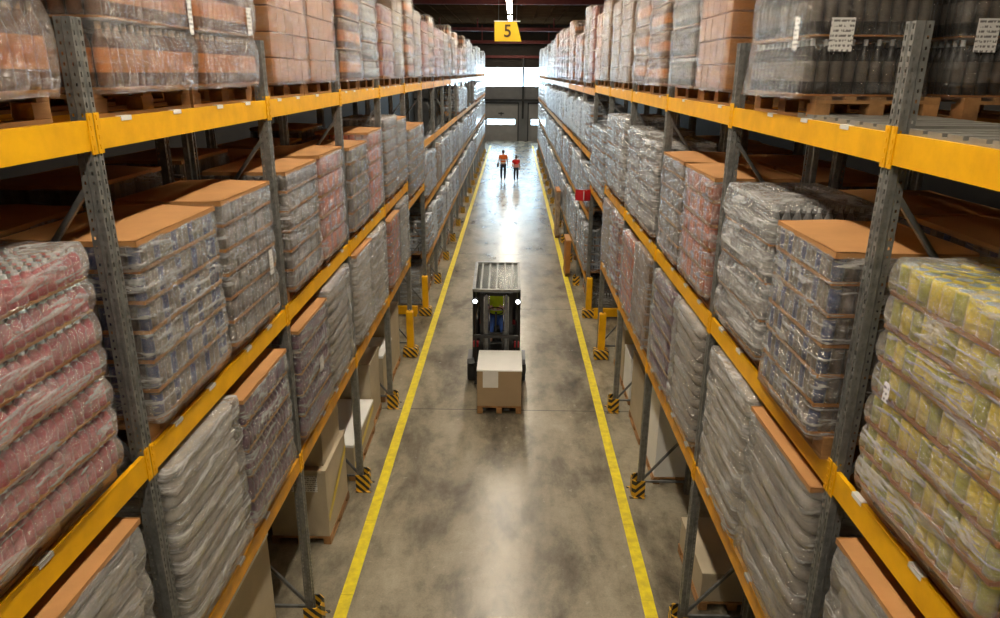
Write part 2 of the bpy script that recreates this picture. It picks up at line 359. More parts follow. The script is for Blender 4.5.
# ------------------------------------------------------------------ racks
PW, PD, PH = .095, .075, 6.28
def post_mesh():
    """omega upright with a double row of slots on front and one on the sides; front faces +x, origin at front foot centre"""
    mb = MB(); pitch = .05; nz = int(PH/pitch)
    def strip(P, u0, u1, w, h, off=0):
        """slotted strip between u0 and u1 ; P(u,z)->xyz"""
        um = (u0+u1)/2; a, b = um-w/2, um+w/2
        for i in range(nz):
            z0 = i*pitch; z1 = z0+pitch; zm = (z0+z1)/2+off*pitch*.25; c, d = zm-h/2, zm+h/2
            pts = [P(u0,z0),P(u1,z0),P(u1,z1),P(u0,z1),P(a,c),P(b,c),P(b,d),P(a,d)]
            mb.add(pts, [(0,1,5,4),(1,2,6,5),(2,3,7,6),(3,0,4,7)])
    def plain(P, u0, u1):
        mb.add([P(u0,0),P(u1,0),P(u1,nz*pitch),P(u0,nz*pitch)], [(0,1,2,3)])
    F = lambda u, z: (0, u, z)
    h = PW/2
    strip(F, -h, -.012, .013, .026, 0); strip(F, .012, h, .013, .026, 0)
    G = lambda u, z: (-.010, u, z); plain(G, -.009, .009)
    mb.add([(0,-.012,0),(-.010,-.009,0),(-.010,-.009,nz*pitch),(0,-.012,nz*pitch)], [(0,1,2,3)])
    mb.add([(0,.012,0),(-.010,.009,0),(-.010,.009,nz*pitch),(0,.012,nz*pitch)], [(0,1,2,3)])
    for sgn in (-1, 1):
        W1 = lambda u, z, s=sgn: (-u, s*h, z)
        strip(W1, 0, PD*.55, .010, .018)
        plain(W1, PD*.55, PD*.62)
        mb.add([(-PD*.62,sgn*h,0),(-PD*.75,sgn*(h-.012),0),(-PD*.75,sgn*(h-.012),nz*pitch),(-PD*.62,sgn*h,nz*pitch)], [(0,1,2,3)])
        W2 = lambda u, z, s=sgn: (-u, s*(h-.012), z); strip(W2, PD*.75, PD*1.25, .010, .016)
        mb.add([(-PD*1.25,sgn*(h-.012),0),(-PD*1.25,sgn*(h-.03),0),(-PD*1.25,sgn*(h-.03),nz*pitch),(-PD*1.25,sgn*(h-.012),nz*pitch)], [(0,1,2,3)])
    me = mb.mesh('upright_post', [M['galv']])
    return me
POST = post_mesh()
mb = MB(); mb.box(-.13, .03, -.08, .08, 0, .012); mb.box(-.11, .012, -.065, .065, .012, .02); FOOT = mb.mesh('foot_plate', [M['galv']])
def brace_mesh(dx, dz, name='brace'):
    mb = MB(); mb.bar((0,0,0), (dx,0,dz), .03, .03, up=(0,1,0)); return mb.mesh(name, [M['galv_dark']])
BR_D = brace_mesh(-(DEPTH-PD*2-.02), .80); BR_U = brace_mesh(-(DEPTH-PD*2-.02), -.80); BR_H = brace_mesh(-(DEPTH-PD*2-.02), 0)
BH = .155
def beam_mesh(m):
    Lb = SP-PW-.012
    mb = MB()
    # stepped box section: x from 0 (front) back to -.05
    mb.prism([(0,-BH),(0,-.0),(-.028,0),(-.028,-.03),(-.05,-.03),(-.05,-BH)], -Lb/2, Lb/2, 0, axis='y')
    return mb.mesh('beam', [m])
def swap(me_name, mb, mats): return mb.mesh(me_name, mats)
# prism 'y' puts (a,b)->(a,c,b): x=a, z=b, y=c
BEAM = {k: beam_mesh(M[k]) for k in ('yellow','orange','paleorange','whitebeam')}
mb = MB(); mb.box(.0, .007, -.024, .024, -BH-.02, .035); mb.box(-.05, 0, -.004, .004, -BH-.02, .035)
for z in (-.14, -.09, -.04, .01): mb.box(.007, .011, -.010, .010, z-.012, z+.012)
EP = mb.mesh('end_plate', [M['yellow']])
mb = MB(); mb.box(-.030, .0, -.055, .055, 0, .004); mb.box(0, .004, -.055, .055, -.022, .004); TAGM = mb.mesh('location_tag', [M['white']])
mb = MB()
for i in range(8):
    y = i*.16; mb.box(-DEPTH+.03, -.03, y, y+.12, -.001, .030); mb.box(-DEPTH+.03, -.03, y+.12, y+.16, -.001, .012)
DECK = mb.mesh('deck_panel', [M['deck']])

def rack(s, k0, k1, levels, bays_skip, name_label, x_front, flip=False, detail=True, rear_beams=True, base='yellow', group=None, beam_mat=None, braces=True, decks=()):
    """uprights k0..k1 inclusive; levels = {bay k: [heights]}"""
    root = empty('pallet_rack', (x_front, UY(s, k0), 0), name_label, 'rack', group)
    rz = 0 if s < 0 else PI                     # front of left rack faces +x
    def P(name, me, y, z, x=0, par=root, r=0, flipx=False):
        o = bpy.data.objects.new(name, me); COL.objects.link(o); o.parent = par
        return o
    D = -s                                       # direction of the aisle from the rack
    for k in range(k0, k1+1):
        y = UY(s, k)-UY(s, k0)
        fp = mk('upright_post', POST, root, (0, y, 0), rz)
        mk('foot_plate', FOOT, fp)
        rp = mk('upright_post', POST, root, (-D*DEPTH, y, 0), rz+PI)
        if braces:
            z = .25; i = 0
            while z < 4.9:
                o = mk('brace', BR_D if i % 2 == 0 else BR_U, fp, (-PD-.01, 0, z if i % 2 == 0 else z+.80))
                if i == 0: mk('brace', BR_H, fp, (-PD-.01, 0, z-.05))
                z += .87 if detail else 1.2; i += 1
    for k, hs in levels.items():
        yc = UY(s, k)+SP/2-UY(s, k0)
        for j, h in enumerate(hs):
            mt = beam_mat(k, j, h) if beam_mat else base
            b = mk('beam', BEAM[mt], root, (0, yc, h), rz)
            if detail:
                for e in (-1, 1):
                    p = mk('end_plate', EP, b, (.0, e*(SP/2-PW/2+.016), 0))
                r2 = random.Random(int(k*31+h*7+s*3+50))
                for q in (-.98, -.42, .34, .93):
                    if r2.random() < .85: mk('location_tag', TAGM, b, (.001, q+r2.uniform(-.12,.12), .0005))
            if rear_beams: mk('beam', BEAM[mt], root, (-D*DEPTH, yc, h), rz+PI)
    for k, h, half in decks:
        yy = UY(s, k)+PW/2+.02+half*1.32-UY(s, k0)
        o = mk('deck_panel', DECK, root, (-.0, yy if s < 0 else yy+1.28, h), rz)
    return root

LV = {-1: (2.15, 3.79, 5.75), 1: (2.15, 3.78, 5.72)}
for s in (-1, 1):
    lev = {k: list(LV[s]) for k in range(-1, 4)}
    lev[4] = [3.36, LV[s][2]]
    dk = [(-1, 5.72, 0), (-1, 5.72, 1), (0, 5.72, 0)] if s > 0 else []
    rack(s, -1, 4+1, lev, None, 'near %s rack of slotted grey uprights and bright yellow beams, up to the crossing' % SN[s], XF(s),
         beam_mat=lambda k, j, h: 'yellow' if (h > 5 or (k < 3 and h > 3)) else 'orange', group='pallet racks along the aisle', decks=dk)
F2 = {-1: (1.42, 2.86, 4.36, 5.75), 1: (1.00, 2.62, 4.10, 5.64)}
for s in (-1, 1):
    lev = {k: list(F2[s]) for k in range(6, 19)}; lev[5] = list(F2[s])
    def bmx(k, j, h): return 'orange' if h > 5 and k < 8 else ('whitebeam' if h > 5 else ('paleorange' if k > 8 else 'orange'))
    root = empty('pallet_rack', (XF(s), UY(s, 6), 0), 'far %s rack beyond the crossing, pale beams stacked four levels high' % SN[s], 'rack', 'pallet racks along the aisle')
    rz = 0 if s < 0 else PI; D = -s
    for k in range(6, 20):
        y = UY(s, k)-UY(s, 6)
        fp = mk('upright_post', POST, root, (0, y, 0), rz); mk('foot_plate', FOOT, fp)
        mk('upright_post', POST, root, (-D*DEPTH, y, 0), rz+PI)
        for i, z in enumerate((.3, 1.5, 2.7, 3.9, 5.0)): mk('brace', BR_D if i % 2 == 0 else BR_U, fp, (-PD-.01, 0, z if i % 2 == 0 else z+.8))
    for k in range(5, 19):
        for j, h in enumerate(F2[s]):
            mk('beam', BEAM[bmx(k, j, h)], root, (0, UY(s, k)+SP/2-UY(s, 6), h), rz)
# back-to-back racks behind the front row
BKO = DEPTH+.16
for s in (-1, 1):
    lev = {k: list(LV[s]) for k in range(-1, 4)}
    rack(s, -1, 4, lev, None, 'rack standing back to back behind the near %s rack, mostly hidden by its loads' % SN[s], XF(s)+s*BKO, detail=False, base='orange',
         beam_mat=lambda k, j, h: 'orange', group='racks behind the aisle racks', braces=True)

# column guards
def guard_mesh():
    mb = MB()
    t = .012; a = .12; hgt = .27
    mb.prism([(-.14,-a),(.0,-a),(.05,-a+.05),(.05,a-.05),(0,a),(-.14,a),(-.14,a-t),(-.006,a-t),(.05-t,a-.056),(.05-t,-a+.056),(-.006,-a+t),(-.14,-a+t)], .0, hgt)
    mb.box(-.14, .09, -a-.04, -a, 0, .01); mb.box(-.14, .09, a, a+.04, 0, .01)
    return mb.mesh('column_guard', [M['stripe']])
GUARD = guard_mesh()
for s in (-1, 1):
    for k in range(0, 20):
        if k in (4, 5): continue
        o = mk('column_guard', GUARD, None, (XF(s)-s*.045, UY(s, k), .001), 0 if s < 0 else PI)
        far = k > 5
        tag(o, 'striped black and yellow guard at foot of %s post of %s rack' % (ORD[k] if not far else ORD[k-6], ('near '+SN[s]) if not far else ('far '+SN[s])),
            'post guard', 'striped guards at the rack feet')
# tall yellow protection posts and low rails either side of the crossing
for s in (-1, 1):
    for i, y in enumerate((14.62, 17.42)):
        root = empty('safety_post', (XF(s)+(-.01 if s < 0 else .07), y, 0), 'tall yellow steel protection post at the %s end of the crossing, %s side of aisle' % ('near' if i == 0 else 'far', SN[s]), 'bollard', 'yellow protection posts by the crossing')
        y = y
        mb = MB(); mb.bbox(-.075, .075, -.075, .075, .02, 1.05, .02); build('post', mb, M['yellow'], root)
        mb = MB(); mb.lathe([(.02, 0), (.02, .02), (.012, .03)], 0, 0, 8, z=1.05); build('cap_bolt', mb, M['chrome'], root)
        mb = MB(); mb.bbox(-.16, .16, -.13, .13, 0, .22, .03); build('striped_base', mb, M['stripe'], root)
    root = empty('guard_rail', (XF(s)+s*.70, 17.30, 0), 'low yellow guard rail across the %s rack end beyond the crossing' % SN[s], 'guard rail', 'low yellow rails by the crossing')
    mb = MB(); mb.bbox(-.50, .50, -.05, .05, .06, .28, .015); build('rail', mb, M['yellow'], root)
    for q in (-.45, .42):
        mb = MB(); mb.box(q-.05, q+.05, -.04, .04, 0, .13); build('rail_foot', mb, M['yellow'], root)

# ------------------------------------------------------------------ loads
def pallet_mesh(blocks=True, grey=False):
    mb = MB()
    for x in (-.35, -.175, 0, .175, .35):            # deck boards run along y (1.2 m)
        w = .0725 if abs(x) != .175 else .05
        mb.box(x-w*.7, x+w*.7, -.6, .6, .122, .144)
    for y in (-.55, 0, .55): mb.box(-.4, .4, y-.05, y+.05, .100, .122)
    for x in (-.35, 0, .35): mb.box(x-.05, x+.05, -.6, .6, 0, .022)
    if blocks:
        for x in (-.35, 0, .35):
            for y in (-.53, 0, .53): mb.box(x-.05, x+.05, y-.07, y+.07, .022, .100)
    return mb.mesh('pallet', [M['woodgrey' if grey else 'wood']])
PAL = pallet_mesh(); PALG = pallet_mesh(grey=True); PALN = pallet_mesh(False)
mb = MB(); mb.bbox(-.05, .05, -.07, .07, 0, .078, .004); BLOCK = mb.mesh('block', [M['wood']])

def fold(s_, z, seed):
    a = math.sin(9*s_+21*z+seed)+.7*math.sin(23*s_-15*z+seed*2.3)+.5*math.sin(41*s_+37*z+seed*1.7)
    return a*.0035
def wrap_mesh(w, d, z0, z1, nl, seed, closed, filmname, bulge=.010, flare=.0):
    """film shell around a load w (y) by d (x)"""
    mb = MB(); rc = .05; n = 14
    per = []
    hw, hd = w/2, d/2
    def side(ax, ay, bx, by, m):
        for i in range(m): t = i/m; per.append((ax+(bx-ax)*t, ay+(by-ay)*t))
    side(hd, -hw+rc, hd, hw-rc, 22)
    for i in range(4): a = i/4*PI/2; per.append((hd-rc+rc*math.cos(a), hw-rc+rc*math.sin(a)))
    side(hd-rc, hw, -hd+rc, hw, 14)
    for i in range(4): a = PI/2+i/4*PI/2; per.append((-hd+rc+rc*math.cos(a), hw-rc+rc*math.sin(a)))
    side(-hd, hw-rc, -hd, -hw+rc, 22)
    for i in range(4): a = PI+i/4*PI/2; per.append((-hd+rc+rc*math.cos(a), -hw+rc+rc*math.sin(a)))
    side(-hd+rc, -hw, hd-rc, -hw, 14)
    for i in range(4): a = 1.5*PI+i/4*PI/2; per.append((hd-rc+rc*math.cos(a), -hw+rc+rc*math.sin(a)))
    Np = len(per); nz = nl*5
    rings = []
    for j in range(nz+1):
        z = z0+(z1-z0)*j/nz; u = (j/5) % 1.0
        bl = bulge*(math.sin(PI*u)**.6 if 0 < u < 1 else 0)*1.6 - bulge*.3
        fl = flare*max(0, 1-j/(nz*.22))**2
        ring = []
        for i, (x, y) in enumerate(per):
            l = math.hypot(x, y) or 1; nx, ny = (x/hd)**5, (y/hw)**5; q = math.hypot(nx, ny) or 1; nx, ny = nx/q, ny/q
            o = bl+.012+fl*.9+fold(i*.05, z, seed)
            ring.append((x+nx*o, y+ny*o, z+.004*math.sin(i*.7+seed+j)))
        rings.append(ring)
    vs = [p for r in rings for p in r]
    fs = [(j*Np+i, j*Np+(i+1) % Np, (j+1)*Np+(i+1) % Np, (j+1)*Np+i) for j in range(nz) for i in range(Np)]
    o = len(vs)
    top = rings[-1]
    ks = [.93] if not closed else [.93, .75, .5, .25]
    prev = nz*Np
    for kk in ks:
        b = len(vs)
        for i, (x, y, z) in enumerate(top): vs.append((x*kk, y*kk, z1+.006+(.012*math.sin(i*1.9+kk*20+seed)*math.sin(kk*31) if closed else 0)))
        fs += [(prev+i, prev+(i+1) % Np, b+(i+1) % Np, b+i) for i in range(Np)]
        prev = b
    if closed: fs.append(tuple(prev+i for i in range(Np)))
    mb.add(vs, fs, 0, True)
    me = bpy.data.meshes.new('stretch_wrap'); me.from_pydata(mb.v, [], mb.f); me.materials.append(M[filmname])
    me.polygons.foreach_set('use_smooth', [True]*len(me.polygons)); me.update()
    return me

def bottle_layer(w, d, h, dia, mats, full, seg, tray=True, can=False, capw=.38, name='bottle_layer', lbl=(.25,.6)):
    """mats: 0 body, 1 label band, 2 cap, 3 tray/core"""
    mb = MB(); ny = int(w/dia); nx = int(d/dia); r = dia/2*.96
    for iy in range(ny):
        for ix in range(nx):
            if not full and 0 < iy < ny-1 and 0 < ix < nx-1: continue
            cx = -d/2+dia/2+ix*(d-dia)/(nx-1); cy = -w/2+dia/2+iy*(w-dia)/(ny-1)
            if can: prof = [(r*.85, .012), (r, .03*h+.012), (r, h*.90), (r*.85, h*.96), (r*.8, h*.955)]; mi = [0, 1 if (ix*2+iy) % 3 == 0 or (ix in (0,nx-1) and iy in (0,ny-1)) else 0, 0, 2]
            else: prof = [(r*.9, .012), (r, h*.05+.01), (r, h*lbl[0]), (r, h*lbl[1]), (r*.95, h*.68), (r*.42, h*.86), (r*capw, h*.88), (r*capw, h*.97)]; mi = [0, 0, 1, 0, 0, 2, 2]
            mb.lathe(prof, cx, cy, seg, mi)
    mb.box(-d/2+dia*1.05, d/2-dia*1.05, -w/2+dia*1.05, w/2-dia*1.05, 0, h*.8, 3)
    mb.box(-d/2, d/2, -w/2, w/2, 0, .012, 4)
    if tray:
        t = .004
        for a, b, c, e in ((-d/2-t, -d/2, -w/2-t, w/2+t), (d/2, d/2+t, -w/2-t, w/2+t), (-d/2, d/2, -w/2-t, -w/2), (-d/2, d/2, w/2, w/2+t)): mb.box(a, b, c, e, 0, h*.13, 4)
    return mb.mesh(name, mats)
def carton_layer(w, d, h, m, ny=3, nx=2, seed=0):
    mb = MB(); r = random.Random(seed); a, b = w/ny, d/nx
    for i in range(ny):
        for j in range(nx):
            o = r.uniform(-.004, .004)
            mb.bbox(-d/2+j*b+.005+o, -d/2+(j+1)*b-.005+o, -w/2+i*a+.005, -w/2+(i+1)*a-.005, .002, h-.005, .008, 0)
    mb.box(-d/2+.03, d/2-.03, -w/2+.03, w/2-.03, .004, h-.012, 1)
    return mb.mesh('carton_layer', [m, M['core']])
def sack_layer(w, d, h, m, seed, ny=2):
    """filled sacks lying flat: soft pillow shapes"""
    mb = MB(); a = w/ny; r = random.Random(seed)
    for i in range(ny):
        cy = -w/2+(i+.5)*a; vs = []; n = 9; m2 = 7
        rows = 5; fs = []
        for jz in range(rows):
            t = jz/(rows-1); zz = h*t; sc = .93+.07*math.sin(PI*t)
            for q in range(28):
                an = 2*PI*q/28; c, s2 = math.cos(an), math.sin(an)
                e = .22; x = math.copysign(abs(c)**e, c)*d/2*sc; y = math.copysign(abs(s2)**e, s2)*a/2*sc*.995
                vs.append((x+r.uniform(-.004,.004), cy+y+r.uniform(-.004,.004), zz))
        for jz in range(rows-1):
            for q in range(28): fs.append((jz*28+q, jz*28+(q+1) % 28, (jz+1)*28+(q+1) % 28, (jz+1)*28+q))
        fs.append(tuple(range(27, -1, -1))); fs.append(tuple((rows-1)*28+q for q in range(28)))
        mb.add(vs, fs, 0, True)
    return mb.mesh('sack_layer', [m])

def gm(name, c, rough=.3, **k): return mat(name, c, rough, 0, .25, 5, **k)
G = dict(
    red=gm('red_bottle_plastic', (.55,.05,.07)), red_l=gm('pink_label', (.60,.11,.13)),
    brown=gm('brown_bottle_plastic', (.15,.06,.02)), orange=gm('orange_label', (.60,.20,.035)),
    clear=gm('grey_clear_plastic', (.22,.225,.23)), clear_l=gm('pale_grey_label', (.42,.41,.40)),
    umber=gm('umber_can', (.17,.125,.10)), blue=gm('dark_blue_label', (.02,.04,.15)), dark=gm('dark_bottle_plastic', (.02,.017,.015)),
    yellow=gm('yellow_green_label', (.92,.74,.005)), green=gm('green_label', (.48,.50,.01)), cyan=gm('pale_cap', (.28,.42,.42)),
    purple=gm('purple_bottle_plastic', (.10,.025,.07)), plum=gm('plum_label', (.16,.05,.10)),
    tin=gm('tinplate', (.26,.225,.19)), tinor=gm('orange_red_tin', (.80,.15,.03)), pink=gm('pale_red_label', (.50,.20,.15)),
    khaki=gm('khaki_label', (.26,.20,.10)), white=gm('milky_white', (.48,.48,.48)), sack=gm('off_white_sack', (.46,.42,.36), .6),
    sackg=gm('grey_sack', (.34,.30,.26), .6), bluew=gm('pale_blue_pack', (.24,.31,.40)), greyb=gm('grey_brown_pack', (.15,.125,.10)),
    cap=gm('white_cap', (.6,.6,.6)), maroon=gm('maroon_pack', (.22,.03,.04)), olive=gm('olive_tray', (.30,.27,.18)), amber=gm('amber_pack', (.40,.22,.10)))
# kind: type, mats(body,label,cap), layer height, film, lid, bulge, words, noun
K = {
 'red_bottles':   ('bottle', ('red','red_l','cap'), .165, 'film', False, .016, 'red bottles', 'bottles', .068),
 'blue_trays':    ('can', ('umber','blue','tin'), .19, 'filmR', True, .010, 'dark blue cans in brown trays', 'cans', .075),
 'grey_trays':    ('can', ('tin','greyb','tin'), .19, 'film', True, .010, 'grey brown cans with cardboard top', 'cans', .075),
 'orange_tins':   ('can', ('tinor','pink','tin'), .23, 'film', True, .012, 'orange red tins with cardboard top', 'cans', .09),
 'khaki_tins':    ('can', ('khaki','greyb','tin'), .23, 'film', True, .010, 'khaki tins with cardboard top', 'cans', .09),
 'clear_bottles': ('bottle', ('clear','clear_l','cap'), .28, 'filmheavy', False, .016, 'clear grey bottles', 'bottles', .07),
 'yellow_cans':   ('can', ('yellow','green','cyan'), .17, 'filmRh', False, .014, 'yellow and green cans', 'cans', .085),
 'purple_bottles':('bottle', ('purple','plum','plum'), .22, 'film', True, .012, 'purple bottles with cardboard top', 'bottles', .085),
 'brown_bottles': ('bottle', ('brown','orange','amber'), .36, 'film', False, .018, 'brown and orange bottles', 'bottles', .085),
 'dark_bottles':  ('bottle', ('dark','greyb','cap'), .34, 'filmlight', False, .014, 'dark bottles with brown labels', 'bottles', .08),
 'maroon_packs':  ('can', ('maroon','pink','tin'), .26, 'filmheavy', False, .012, 'maroon packs', 'packs', .10),
 'cartons':       ('carton', 'kraft', .215, 'filmlight', False, .006, 'brown cartons', 'cartons', .3),
 'pale_cartons':  ('carton', 'tan', .24, 'film', False, .008, 'pale cartons', 'cartons', .3),
 'sacks':         ('sack', 'sack', .105, 'filmheavy', True, .010, 'off white sacks', 'sacks', .3),
 'grey_sacks':    ('sack', 'sackg', .13, 'filmR', True, .012, 'grey sacks', 'sacks', .3),
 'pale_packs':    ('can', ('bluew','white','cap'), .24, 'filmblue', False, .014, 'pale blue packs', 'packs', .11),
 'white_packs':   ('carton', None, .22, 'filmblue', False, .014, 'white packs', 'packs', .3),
}
CW, CD = 1.12, .76
cache = {}
def get(key, fn):
    if key not in cache: cache[key] = fn()
    return cache[key]
def load(kind, x, y, z, h, label, group, near=1, s=-1, lid=None, labels=(), rot=0, w=CW, d=CD, pal='wood', flare=0, name=None, pdy=0, cat='pallet load'):
    """wrapped goods on a pallet. near: 2 = layers as own parts and pallet blocks, 1 = layers as parts, 0 = goods in one mesh"""
    ty, ms, lh, film, lidd, bulge, words, noun, dia = K[kind]
    if lid is None: lid = lidd
    if z > 5 and film in ('film', 'filmheavy'): film = 'filmtop'
    root = empty(name or ('pallet_of_'+noun), (x, y, z), label, cat, group, rz=rot+rnd.uniform(-.012, .012))
    if near == 2:
        p = mk('pallet', PALN, root, (s*POFF, pdy, 0))
        for a in (-.35, 0, .35):
            for b in (-.53, 0, .53): mk('block', BLOCK, p, (a, b, .022))
    else: mk('pallet', PAL if pal == 'wood' else PALG, root, (s*POFF if z > .5 else 0, 0, 0))
    nl = max(1, round(h/lh)); lh2 = h/nl; z0 = .146
    hk = round(lh2, 2); seg = 10 if near else 6
    def layer(full):
        if ty in ('bottle', 'can'):
            mats = [G[a] for a in ms]+[M['core'], M['kraft']]
            return bottle_layer(w, d, lh2-.004, dia, mats, full, seg, tray=(ty == 'can'), can=(ty == 'can'), name='can_layer' if ty == 'can' else 'bottle_layer')
        if ty == 'carton':
            return carton_layer(w, d, lh2-.002, M[ms] if ms else G['white'], 5 if kind == 'cartons' else 4, 3)
        return sack_layer(w, d, lh2-.002, G[ms], 3, 1)
    lname = {'bottle': 'bottle_layer', 'can': 'can_layer', 'carton': 'carton_layer', 'sack': 'sack_layer'}[ty]
    if near:
        for i in range(nl):
            full = (i == nl-1 and not lid)
            me = get((kind, nl, hk, w, d, full, seg), lambda: layer(full))
            o = mk(lname, me, root, (rnd.uniform(-.004, .004), rnd.uniform(-.004, .004), z0+i*lh2))
            if ty in ('sack', 'carton') and i % 2: o.rotation_euler[2] = PI
    else:
        def goods():
            me = layer(False); vs = [v.co.copy() for v in me.vertices]; fs = [tuple(p.vertices) for p in me.polygons]; mi = [p.material_index for p in me.polygons]
            V = []; F = []; MI = []
            for i in range(nl):
                o = len(V); V += [v+Vector((0, 0, i*lh2)) for v in vs]; F += [tuple(a+o for a in f) for f in fs]; MI += mi
            g = bpy.data.meshes.new('goods_stack'); g.from_pydata(V, [], F)
            for m in me.materials: g.materials.append(m)
            g.polygons.foreach_set('material_index', MI); g.update(); return g
        mk('goods_stack', get((kind, 'far', nl, hk, w, d), goods), root, (0, 0, z0))
    if lid:
        def lidm():
            mb = MB(); a, b = d/2+.012, w/2+.012; n = 8; vs = []
            for i in range(n+1):
                for j in range(n+1):
                    u, v = i/n*2-1, j/n*2-1
                    vs.append((a*u, b*v, .004+.012*(1-u*u)*(1-v*v)+.008*math.sin(u*3+v*2)))
            fs = [(i*(n+1)+j, (i+1)*(n+1)+j, (i+1)*(n+1)+j+1, i*(n+1)+j+1) for i in range(n) for j in range(n)]
            mb.add(vs, fs, 0, True); mb.add([(p[0], p[1], p[2]-.005) for p in vs], [tuple(reversed(f)) for f in fs], 0, True)
            for e0, e1 in (((-a, -a+.003), (-b, b)), ((a-.003, a), (-b, b)), ((-a, a), (-b, -b+.003)), ((-a, a), (b-.003, b))): mb.box(e0[0], e0[1], e1[0], e1[1], -.03, .004)
            return mb.mesh('cardboard_lid', [M['card']])
        mk('cardboard_lid', get(('lid', w, d), lidm), root, (0, 0, z0+h+.002))
    var = rnd.randrange(3)
    fn = film
    me = get(('wrap', fn, nl, round(h, 2), w, d, var, bool(lid), flare), lambda: wrap_mesh(w+.01, d+.01, .125, z0+h-(.02 if lid else -.01), nl if ty != 'sack' else max(3, nl//2), var*2.1+nl, not lid, fn, bulge, flare))
    mk('stretch_wrap', me, root)
    for (side, u, v, lw, lh3) in labels:
        # label stuck on the aisle face ('f') or on the face towards the viewer ('n'); local frame of the load
        D = -s
        mb = MB()
        if side == 'f': mb.box(-.001, .001, -lw/2, lw/2, -lh3/2, lh3/2); loc = (D*(d/2+.046), u, v)
        else: mb.box(-lw/2, lw/2, -.001, .001, -lh3/2, lh3/2); loc = (u, -w/2-.046, v)
        build('paper_label', mb, M['paper'], root, loc)
    return root

def SLOT(s, k, j): return UY(s, k)+(.685 if j == 0 else 1.91)
def XC(s): return XF(s)+s*(.335)
POFF = .10
levname = ['lowest shelf', 'middle shelf', 'top shelf']
def lab(kind, s, k, j, lv, extra=''):
    return '%s, near %s rack %s, %s bay, %s pallet' % (K[kind][6], SN[s], levname[lv], 'cut off' if k < 0 else ORD[k], 'nearer' if j == 0 else 'farther')
def place(s, k, j, lv, kind, h, **kw):
    z = LV[s][lv]+.0005
    if s > 0 and lv == 2 and (k, j) in ((-1,0),(-1,1),(0,0)): z += .031
    near = 2 if k <= 1 else (1 if k <= 3 else 0)
    if (s, k, j, lv) == (1, 0, 0, 1): kw['pdy'] = .115
    return load(kind, XC(s)+kw.pop('dx', 0), SLOT(s, k, j)+kw.pop('dy', 0), z, h, lab(kind, s, k, j, lv), 'wrapped pallets on the %s of the near %s rack' % (levname[lv], SN[s]), near, s, **kw)

# ---- left, middle shelf
FL = ('f', .42, .95, .11, .16)
place(-1, -1, 1, 1, 'red_bottles', 1.23, dy=-.02, w=1.06)
place(-1, -1, 0, 1, 'red_bottles', 1.23, w=1.08)
place(-1, 0, 0, 1, 'blue_trays', 1.13)
place(-1, 0, 1, 1, 'grey_trays', 1.14, w=1.06, labels=(('f', .30, .62, .09, .22),))
place(-1, 1, 0, 1, 'grey_trays', 1.15)
place(-1, 1, 1, 1, 'orange_tins', 1.17)
place(-1, 2, 0, 1, 'khaki_tins', 1.10)
place(-1, 2, 1, 1, 'orange_tins', 1.20)
place(-1, 3, 0, 1, 'grey_trays', 1.30, lid=False)
place(-1, 3, 1, 1, 'khaki_tins', 1.22)
# ---- left, lowest shelf
place(-1, -1, 1, 0, 'grey_sacks', 1.22)
place(-1, -1, 0, 0, 'grey_sacks', 1.10)
place(-1, 0, 0, 0, 'sacks', 1.27, lid=False)
place(-1, 0, 1, 0, 'purple_bottles', 1.18)
place(-1, 1, 0, 0, 'purple_bottles', 1.20, labels=(('f', .05, .75, .14, .16),))
place(-1, 1, 1, 0, 'grey_sacks', 1.28, lid=False)
place(-1, 2, 0, 0, 'sacks', 1.28)
place(-1, 2, 1, 0, 'sacks', 1.28, lid=False)
place(-1, 3, 0, 0, 'orange_tins', 1.20)
place(-1, 3, 1, 0, 'grey_sacks', 1.28, lid=False)
# ---- left, top shelf
place(-1, -1, 1, 2, 'brown_bottles', 1.25)
place(-1, -1, 0, 2, 'brown_bottles', 1.25)
place(-1, 0, 0, 2, 'brown_bottles', 1.44, labels=(('f', .47, .60, .06, .26),))
place(-1, 0, 1, 2, 'brown_bottles', 1.46, labels=(('f', .34, .62, .10, .20),))
place(-1, 1, 0, 2, 'cartons', 1.74)
place(-1, 1, 1, 2, 'cartons', 1.74)
place(-1, 2, 0, 2, 'brown_bottles', 1.50)
place(-1, 2, 1, 2, 'clear_bottles', 1.55)
place(-1, 3, 0, 2, 'maroon_packs', 1.12)
place(-1, 3, 1, 2, 'pale_cartons', 1.60)
# ---- right, middle shelf
place(1, -1, 1, 1, 'yellow_cans', 1.22, dy=-.02, w=1.06, labels=(('f', .33, .75, .05, .10),))
place(1, -1, 0, 1, 'yellow_cans', 1.22, w=1.08)
place(1, 0, 0, 1, 'blue_trays', 1.13, dx=-.07, dy=-.115, w=.90)
place(1, 0, 1, 1, 'clear_bottles', 1.17)
place(1, 1, 0, 1, 'orange_tins', 1.15)
place(1, 1, 1, 1, 'grey_trays', 1.15, lid=True)
place(1, 2, 0, 1, 'clear_bottles', 1.20)
place(1, 2, 1, 1, 'clear_bottles', 1.26)
place(1, 3, 0, 1, 'clear_bottles', 1.36)
place(1, 3, 1, 1, 'pale_packs', 1.30)
# ---- right, lowest shelf
place(1, -1, 1, 0, 'grey_sacks', 1.20)
place(1, -1, 0, 0, 'grey_sacks', 1.10)
place(1, 0, 0, 0, 'grey_sacks', 1.26)
place(1, 0, 1, 0, 'sacks', 1.28, lid=False)
place(1, 1, 0, 0, 'grey_sacks', 1.28, lid=False)
place(1, 1, 1, 0, 'purple_bottles', 1.28, lid=False)
place(1, 2, 0, 0, 'pale_cartons', 1.28)
place(1, 2, 1, 0, 'orange_tins', 1.22, lid=False)
place(1, 3, 0, 0, 'maroon_packs', 1.28)
place(1, 3, 1, 0, 'pale_cartons', 1.28)
